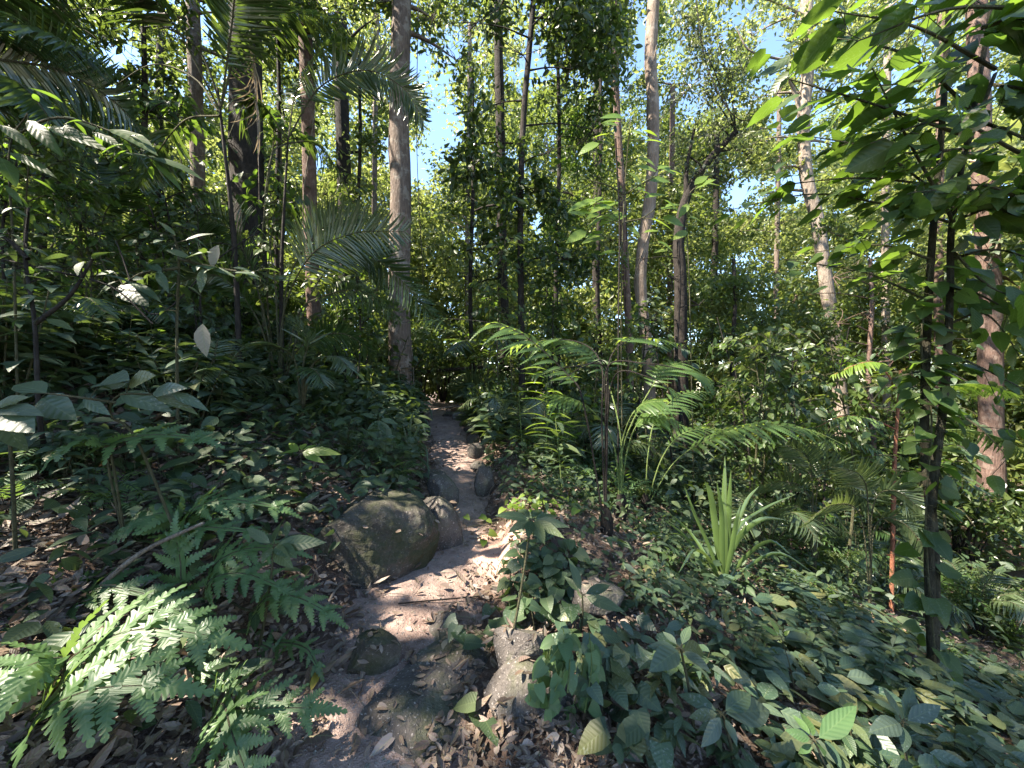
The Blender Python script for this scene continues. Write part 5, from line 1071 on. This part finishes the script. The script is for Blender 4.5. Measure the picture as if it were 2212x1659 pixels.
def heart_patch(label, px, py, rx, ry, n, L, d=None, fmat='glossy', hgt=.18, name='heart_leaf_plant', cat='plant', tpl=T_HEART, wr=.8):
    c = ray(px, py) if d is None else G(px, py, d); d = c[1]
    root = thing(name, label, cat, c); o = np.array(root.location); fm, lm = MB(), MB(); feet = []
    for k in range(n):
        x = c[0] + rng.normal(0, .5) * rx / F * d; y = c[1] + rng.normal(0, .5) * ry / F * d * 1.6; g = ground(x, y); feet.append(g)
        p = g + A(rng.normal(0, .03), rng.normal(-.02, .03), rng.uniform(.05, hgt)); tube(lm, curve([g, (g + p) / 2 + rng.normal(0, .008, 3), p], 5), .002, 4)
        l = L * rng.uniform(.6, 1.25); a = rng.uniform(0, 6.283)
        leaves(fm, p, A(math.cos(a), math.sin(a) - .5, rng.uniform(-.5, .1)), A(0, -.3, 1) + rng.normal(0, .25, 3), l, l * wr, tpl, 0, .2, .15)
    for p, q in zip(feet, feet[1:]): tube(lm, curve([p, (p + q) / 2, q], 5), .002, 4)
    fm.build('foliage', M[fmat], root, o, True); lm.build('stem', M['stem'], root, o)
heart_patch('heart-leaved plants crowding the right edge of the path above the speckled boulder', 1160, 1330, 130, 60, 60, .10, fmat='broad')
heart_patch('dark heart leaves hanging beside the pink bank', 1200, 1235, 90, 60, 60, .09, fmat='broad')
heart_patch('low pale leaves on top of the pink earth bank', 1130, 1110, 90, 40, 60, .07, fmat='lime', hgt=.12)
heart_patch('single large heart leaf left of the big speckled boulder', 1035, 1590, 12, 10, 3, .12, fmat='broad', hgt=.1)
heart_patch('heart-leaved plants at the bottom edge right of the big speckled boulder', 1330, 1600, 110, 60, 34, .11, fmat='glossy', hgt=.16)
heart_patch('scattered glossy heart leaves around the bare patch of dead leaves', 1300, 1440, 110, 60, 36, .11, fmat='glossy', hgt=.16)

heart_patch('round heart leaves low on the bank behind the quilted bluish leaves', 330, 850, 200, 60, 60, .13, d=2.6, fmat='broad', hgt=.35)
heart_patch('dark heart leaves under the crooked bare-stemmed sapling', 120, 830, 160, 60, 50, .14, d=2.4, fmat='glossy', hgt=.35)
heart_patch('broad leaves along the foot of the bank left of the sunlit little herb', 540, 930, 150, 60, 60, .12, d=2.9, fmat='broad', hgt=.3, tpl=T_OVAL, wr=.5)
heart_patch('crowded dark leaves on the bank above the large mossy boulder', 740, 1000, 150, 60, 70, .10, d=3.6, fmat='broad', hgt=.3, tpl=T_LANCE, wr=.35)
heart_patch('fresh green leaves beside the path below the herb with hanging leaves', 850, 1010, 90, 70, 60, .09, d=4.2, fmat='fernlob', hgt=.3, tpl=T_LANCE, wr=.35)
# glossy ground cover on the right slope
def ground_cover():
    mb = MB()
    def put(n, test, L, h, spread, mat, tpl, wr, tilt):
        x = rng.uniform(.1, 5.2, n); y = rng.uniform(1.1, 5.5, n); z = hz(x, y)
        px = CX + x / y * F; py = CY - (z - CAMZ) / y * F
        k = test(px, py, x, y) & (rng.random(n) < .5 + .5 * wob(x, y, .35, 5) + .25)
        x, y, z = x[k], y[k], z[k]; m = len(x)
        P = np.stack([x, y, z + rng.uniform(.03, h, m)], 1)
        a = rng.normal(tilt, .8, m)
        D = np.stack([np.cos(a), np.sin(a), rng.uniform(-.35, .15, m)], 1)
        N = gnormal(x, y) * 1.2 + rng.normal(0, .45, (m, 3)) + A(0, -.2, 0)
        ll = L * rng.uniform(.4, 1.25, m)
        leaves(mb, P, D, N, ll, ll * wr * rng.uniform(.75, 1.2, m), tpl, mat, rng.uniform(-.05, .45, m), rng.uniform(0, .25, m))
    put(12000, lambda px, py, x, y: (px > 1560) & (py > 1270) & (px + 1.0 * (py - 1270) > 1680) & (y < 3.6) & (px > 1380 + (1659 - py) * .6), .15, .17, .5, 0, T_OVAL, .46, -.35)
    put(4200, lambda px, py, x, y: (px > 1330) & (py > 1220) & (py < 1560) & (px < 1800), .10, .14, .5, 0, T_OVAL, .55, -.9)
    put(4200, lambda px, py, x, y: (px > 1150) & (py > 1040) & (py < 1300) & (px < 1560), .08, .16, .5, 1, T_HEART, .6, -1.2)
    put(3000, lambda px, py, x, y: (px > 1400) & (py > 1000) & (py < 1260), .10, .25, .5, 1, T_LANCE, .3, -1.2)
    tag(mb.build('ground_cover', [M['glossy'], M['broad']], smooth=True), kind='stuff')
    mb = MB()
    def under(n, x, y, dens, L, h):
        z = hz(x, y); off = np.abs(x - path_x(y)) - path_w(y)
        k = (off > .1) & (rng.random(len(x)) < dens(x, y, z, CX + x / y * F, CY - (z - CAMZ) / y * F))
        x, y, z = x[k], y[k], z[k]; m = len(x)
        P = np.stack([x, y, z + rng.uniform(.02, 1, m) ** 1.5 * h * np.clip(y / 3, .5, 2.)], 1)
        a = rng.uniform(0, 6.283, m); D = np.stack([np.cos(a), np.sin(a) - .4, rng.uniform(-.6, .2, m)], 1)
        N = gnormal(x, y) + rng.normal(0, .35, (m, 3)); ll = L * rng.uniform(.5, 1.35, m) * np.clip(y / 5, .8, 1.6)
        leaves(mb, P, D, N, ll, ll * rng.uniform(.28, .6, m), T_LANCE, 0, rng.uniform(0, .35, m), .2)
    bare = lambda px, py: ((px - 300) / 190) ** 2 + ((py - 1075) / 55) ** 2 < 1
    n = 34000
    under(n, -rng.uniform(.2, 9, n), rng.uniform(1.3, 9, n), lambda x, y, z, px, py: np.where(bare(px, py), .05, np.where(py > 1180, .28, np.clip(.45 + .6 * wob(x, y, .5, 2) + .3 * (y > 2.2), .12, 1))), .155, .38)
    n = 9000
    under(n, rng.uniform(-9, 7, n), rng.uniform(-1, 3, n), lambda x, y, z, px, py: (np.abs(x) > 1.32 * np.maximum(y, .8)) * .55, .155, .38)
    n = 16000
    under(n, rng.uniform(-.5, 5, n), rng.uniform(2.2, 4.6, n), lambda x, y, z, px, py: np.clip(.25 + .5 * wob(x, y, .4, 4), .05, 1) * (x > path_x(y)) * (py < 1330), .10, .24)
    under(n, rng.uniform(-.5, 14, n), rng.uniform(3.6, 13, n), lambda x, y, z, px, py: np.clip(.55 + .5 * wob(x, y, .6, 4), .05, 1) * (x > path_x(y)), .13, .35)
    tag(mb.build('undergrowth', [M['broad']], smooth=True), kind='stuff')
ground_cover()

# ------------------------------------------------------------------ countable undergrowth plants
def proto(kind, v):
    """one plant of a kind, at the origin, about a metre tall"""
    root = bpy.data.objects.new(kind, None); C.objects.link(root); root.empty_display_size = .1
    if kind == 'young_palm':
        for k in range(6):
            a = k * 1.05 + rng.uniform(-.3, .3); r = rng.uniform(.55, .85); h = rng.uniform(.5, .95); e = A(math.cos(a), math.sin(a), 0)
            mb = MB(); palm_frond(mb, [A(0, 0, 0), e * r * .25 + A(0, 0, h * .7), e * r * .65 + A(0, 0, h), e * r * 1.15 + A(0, 0, h * .78)], 26, .34, .028, .35, 55, .1, .4, rr=.008)
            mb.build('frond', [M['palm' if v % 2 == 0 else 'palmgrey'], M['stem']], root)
    elif kind == 'leafy_shrub':
        fm, lm = MB(), MB()
        for k in range(7):
            a = k * .9 + rng.uniform(-.3, .3); e = A(math.cos(a), math.sin(a), 0) * rng.uniform(.15, .45); top = e + A(0, 0, rng.uniform(.6, 1.1))
            leafy_branches(fm, lm, [([A(0, 0, 0), e * .3 + A(0, 0, .4), top], 20, .15)], .15, T_OVAL, .5, .42)
        lm.build('stems', M['stem'], root); fm.build('foliage', M['broad' if v % 2 else 'sapling'], root)
    elif kind == 'small_leaved_bush':
        fm, lm = MB(), MB()
        for k in range(9):
            a = k * 2.4; e = A(math.cos(a), math.sin(a), 0) * rng.uniform(.1, .42); top = e + A(0, 0, rng.uniform(.45, 1.)); tube(lm, curve([A(0, 0, 0), e * .4 + A(0, 0, .35), top], 8), [.01, .003], 5)
            foliage(fm, top * A(1, 1, .85), A(.22, .22, .2), 110, .075, 0, T_FAR, .3, .45, .4, False, False)
        lm.build('stems', M['bark_dark'], root); fm.build('foliage', M['canopy' if v % 2 else 'dark'], root)
    elif kind == 'broad_leaf_herb':
        fm, lm = MB(), MB()
        for k in range(3):
            e = A(rng.normal(0, .12), rng.normal(0, .12), 0); top = e * 1.8 + A(0, 0, rng.uniform(.6, 1.)); tube(lm, curve([e * .3, e + A(0, 0, .4), top], 8), [.009, .005], 5)
            n = 9; a = np.arange(n) * 2.4 + rng.uniform(0, 6); f = np.linspace(.45, 1, n); P = e * .3 + (top - e * .3) * f[:, None]
            leaves(fm, P, np.stack([np.cos(a), np.sin(a), np.full(n, .25)], 1), A(0, 0, 1) + rng.normal(0, .2, (n, 3)), .34 * rng.uniform(.7, 1.15, n), .12 * rng.uniform(.8, 1.2, n), T_LANCE, 0, .45, .2, wave=.05)
        lm.build('stems', M['stem'], root); fm.build('foliage', M['broad' if v % 2 else 'glossy'], root, smooth=True)
    elif kind == 'slender_sapling':
        fm, lm = MB(), MB(); c = curve([A(0, 0, 0), A(rng.normal(0, .08), rng.normal(0, .08), 1.6), A(rng.normal(0, .2), rng.normal(0, .2), 3.2)], 20); tube(lm, c, [.02, .014, .005], 6)
        br = []
        for k in range(15):
            p = c[rng.integers(6, 20)]; a = k * 2.4; l = rng.uniform(.3, .75); e = A(math.cos(a), math.sin(a), 0) * l
            br.append(([p, p + e * .5 + A(0, 0, .12), p + e + A(0, 0, rng.uniform(-.15, .15))], 13, .15))
        leafy_branches(fm, lm, br, .15, T_OVAL if v % 2 else T_LANCE, .7, .45)
        lm.build('stem', M['bark_dark' if v % 2 else 'stem'], root); fm.build('foliage', M[('sapling', 'broad', 'canopy', 'sapling')[v]], root)
    elif kind == 'feathery_fern':
        for k in range(7):
            a = k * .9 + rng.uniform(-.2, .2); e = A(math.cos(a), math.sin(a), 0); h = rng.uniform(.5, .8); r = rng.uniform(.6, .9)
            mb = MB(); lobed_frond(mb, [A(0, 0, 0), e * .2 * r + A(0, 0, h * .7), e * .6 * r + A(0, 0, h), e * 1.1 * r + A(0, 0, h * .8)], 14, .2, .036, .25, tpl=blade([0, .8, 1, .6, 0]), droop=.25)
            mb.build('frond', [M['treefern' if v % 2 else 'fernlob'], M['stemblack']], root)
    return root
LAND = [('large mossy boulder', ray(815, 1240)), ('blotched grey tree', ray(868, 885)), ('mid-path rock', ray(958, 1100)), ('squarish path stone', ray(1046, 1070)), ('black-stiped tree fern', ray(1308, 1150)),
        ('strap-leaved plant', ray(1562, 1275)), ('twin dark stems', bA), ('red-stemmed rattan', G(1925, 1200, 5.)), ('sunlit palm', G(605, 800, 5.3)), ('grey palm seedling', G(650, 850, 4.2)), ('thin straight sapling', G(385, 850, 2.9)),
        ('crooked bare-stemmed sapling', ray(105, 1010)), ('white-barked tree', ground(at(1822, 950, 13)[0], 13)), ('slim pale tree', ground(at(1402, 800, 9.5)[0], 9.5)), ('dark leafy sapling tree', ground(at(1128, 880, 8.2)[0], 8.2)),
        ('broad brown right trunk', ground(at(2140, 880, 9.5)[0], 9.5)), ('blackish trunk', ground(at(548, 800, 7)[0], 7)), ('straight brown left trunk', ground(at(682, 780, 9.5)[0], 9.5)), ('pale mottled trunk', ground(at(430, 560, 10)[0], 10)),
        ('leaning forked trunk', ground(at(1470, 640, 14)[0], 14)), ('pink earth bank', ray(1068, 1200)), ('far path bend', ray(955, 900)), ('pale-ribbed sapling', ray(560, 1400)), ('sunlit cane plant', G(1180, 1080, 4.6)), ('lime-leaved sapling', G(1345, 900, 5.6)),
        ('shaded left trunk', ground(at(130, 600, 11)[0], 11)), ('pale thin right trunk', ground(at(1915, 800, 16)[0], 16)), ('long low tree-fern frond', G(1640, 1100, 3.4))]
KW = {'young_palm': 'young feather-leaved palm', 'leafy_shrub': 'loose leafy shrub', 'small_leaved_bush': 'small-leaved bush', 'broad_leaf_herb': 'broad-leaved herb', 'feathery_fern': 'feathery fern', 'slender_sapling': 'slender leafy sapling'}
KC = {'young_palm': 'palm', 'leafy_shrub': 'shrub', 'small_leaved_bush': 'bush', 'broad_leaf_herb': 'plant', 'feathery_fern': 'fern', 'slender_sapling': 'sapling'}
protos, used, seen_labels = {}, set(), {}
def place(kind, x, y, s):
    v = int(rng.integers(0, 4)); key = (kind, v)
    if key not in protos: protos[key] = proto(kind, v)
    src = protos[key]
    o = src if key not in used else copy_tree(src); used.add(key)
    g = ground(x, y); o.location = (g[0], g[1], g[2] - .02); o.rotation_euler = (rng.normal(0, .07), rng.normal(0, .07), rng.uniform(0, 6.283)); o.scale = (s, s, s * rng.uniform(.9, 1.15))
    PLANTS.append((o, kind, g, s))
PLANTS = []
CLEAR = [(480, 980, 2.4, 5.9, .45), (1110, 1760, 2.4, 4.4, .30), (1700, 2212, 2., 4.6, .6), (840, 900, 5, 8.1, .5), (1300, 1450, 4., 5.5, .6)]      # keep views of the chief plants clear
def zone(kinds, n, ym, yx, smin, smax, slope0, slope1, test=None):
    k = tries = 0
    while k < n and tries < n * 30:
        tries += 1
        y = rng.uniform(ym, yx); x = rng.uniform(slope0, slope1) * y
        if abs(x - path_x(y)) < path_w(y) + .22 or (test and not test(x, y)): continue
        px = CX + x / y * F; sz = rng.uniform(smin, smax)
        if any(p0 < px < p1 and d0 < y < d1 and sz > s_ for p0, p1, d0, d1, s_ in CLEAR): continue
        kind = random.choice(kinds); place(kind, x, y, sz); k += 1
L_, S_, B_, H_, F_ = 'young_palm', 'leafy_shrub', 'small_leaved_bush', 'broad_leaf_herb', 'feathery_fern'
leftb = lambda x, y: x < path_x(y) and not ((x / y < -.28) and y < 2.5) and not (abs(x / y + .95) < .28 and y < 3.1)
zone([H_, H_, S_, H_], 46, 2.6, 4.6, .5, .95, -1.35, -.4, leftb)
zone([H_, S_, S_, L_, B_], 40, 3.8, 7, .7, 1.2, -1.3, -.3, leftb)
zone([S_, L_, B_, B_, S_], 34, 6.5, 12, 1.2, 2.3, -1.35, -.25, leftb)
zone([H_, F_, B_, S_], 26, 3.2, 8, .22, .45, -.5, -.12, lambda x, y: x < path_x(y))
right = lambda x, y: x > path_x(y)
zone([H_, F_, S_, B_], 30, 3.4, 6, .3, .6, 0.02, .5, right)
zone([S_, B_, H_, L_, F_], 44, 5, 9, .6, 1.2, -.05, .9, right)
zone([L_, L_, F_, S_, B_], 34, 3.8, 7, .6, 1.0, .5, 1.3, right)
zone([B_, S_, L_, B_], 44, 8, 13, 1.2, 2.4, -.12, 1.3, right)
V_ = 'slender_sapling'
zone([V_], 26, 7, 13, .8, 1.6, -.1, 1.25, right)
zone([V_], 16, 6, 12, .8, 1.5, -1.3, -.3, leftb)
zone([V_, S_, L_], 24, 5.9, 8.5, .8, 1.3, -1.1, -.32, leftb)
zone([V_], 8, 3.6, 5, .6, .85, -1.3, -.75, leftb)
for _k in range(12):
    _y = rng.uniform(1.75, 2.6); place(F_ if _k % 2 else H_, rng.uniform(-1.32, -.75) * _y, _y, rng.uniform(.26, .42))
zone([V_], 12, 4.6, 7, .6, 1.0, .12, .9, right)
zone([B_, B_, S_], 46, 12, 17, 2., 3.6, -1.3, 1.3, lambda x, y: abs(x - path_x(y)) > .8)
# a label for each: kind, size, how it stands to the nearest landmark
for _k in range(46):                                       # upright seedlings among the glossy ground cover
    _y = rng.uniform(1.55, 3.4); _x = rng.uniform(.28, 1.25) * _y; place(H_ if _k % 5 else S_, _x, _y, rng.uniform(.16, .36))
def desc():
    cnt = {}
    rows = []
    for (o, kind, g, s) in PLANTS:
        order = sorted(range(len(LAND)), key=lambda i: np.linalg.norm((LAND[i][1] - g)[:2]))
        i = order[0]; v = g - LAND[i][1]
        if abs(v[0]) > abs(v[1]) * .8: rel = 'right of' if v[0] > 0 else 'left of'
        else: rel = 'behind' if v[1] > 0 else 'in front of'
        size = 'low' if s < .5 else 'knee-high' if s < .8 else 'waist-high' if s < 1.3 else 'tall' if s < 2.2 else 'towering'
        rows.append([o, kind, size, rel, i, g, np.linalg.norm(v[:2])])
        cnt.setdefault((kind, size, rel, i), []).append(rows[-1])
    for key, rs in cnt.items():
        rs.sort(key=lambda r: r[6]); kind, size, rel, i = key
        words = ['', 'second ', 'third ', 'fourth ', 'fifth ', 'sixth ', 'seventh ', 'eighth ']
        for j, r in enumerate(rs):
            w = words[min(j, 7)] if len(rs) > 1 else ''
            lab = f'{w}{size} {KW[kind]} {rel} the {LAND[i][0]}' if w else f'{"first " if len(rs) > 1 else ""}{size} {KW[kind]} {rel} the {LAND[i][0]}'
            tag(r[0], lab, KC[kind], {'young_palm': 'young palms in the undergrowth', 'leafy_shrub': 'leafy shrubs of the undergrowth', 'small_leaved_bush': 'small-leaved bushes of the undergrowth', 'broad_leaf_herb': 'broad-leaved herbs of the forest floor', 'feathery_fern': 'feathery ferns of the forest floor', 'slender_sapling': 'slender saplings of the undergrowth'}[kind])
desc()

# ------------------------------------------------------------------ light, sky, camera
w = bpy.data.worlds.new('World'); bpy.context.scene.world = w; w.use_nodes = True
ns, lk = w.node_tree.nodes, w.node_tree.links
sky = ns.new('ShaderNodeTexSky'); sky.sky_type = 'NISHITA'; sky.sun_disc = False; sky.sun_elevation = SUN_EL; sky.sun_rotation = SUN_AZ; sky.dust_density = .1; sky.ozone_density = 4.5; sky.air_density = 1.
bg = ns['Background']; bg.inputs[1].default_value = .095; lk.new(sky.outputs[0], bg.inputs[0])
sl = bpy.data.lights.new('sun', 'SUN'); sl.energy = 4.2; sl.angle = math.radians(.53); sl.color = (1, .94, .84)
so = bpy.data.objects.new('sun', sl); C.objects.link(so)
from mathutils import Vector
so.rotation_euler = Vector(SUN).to_track_quat('Z', 'Y').to_euler()
cam = bpy.data.cameras.new('camera'); co = bpy.data.objects.new('camera', cam); C.objects.link(co)
co.location = (0, 0, CAMZ); co.rotation_euler = (math.pi / 2, 0, 0)
cam.sensor_width = 36; cam.lens = 36 * F / 2212; cam.clip_start = .03; cam.clip_end = 400
sc = bpy.context.scene; sc.camera = co
sc.view_settings.view_transform = 'Standard'; sc.view_settings.look = 'None'; sc.view_settings.gamma = 1; sc.view_settings.exposure = 2.75
sc.view_settings.use_white_balance = True; sc.view_settings.white_balance_temperature = 7050; sc.view_settings.white_balance_tint = 10
sc.render.engine = 'CYCLES'
cy = sc.cycles
cy.use_denoising = True
cy.max_bounces = 7; cy.diffuse_bounces = 3; cy.glossy_bounces = 2; cy.transmission_bounces = 4; cy.transparent_max_bounces = 4
cy.sample_clamp_indirect = 6; cy.caustics_reflective = False; cy.caustics_refractive = False
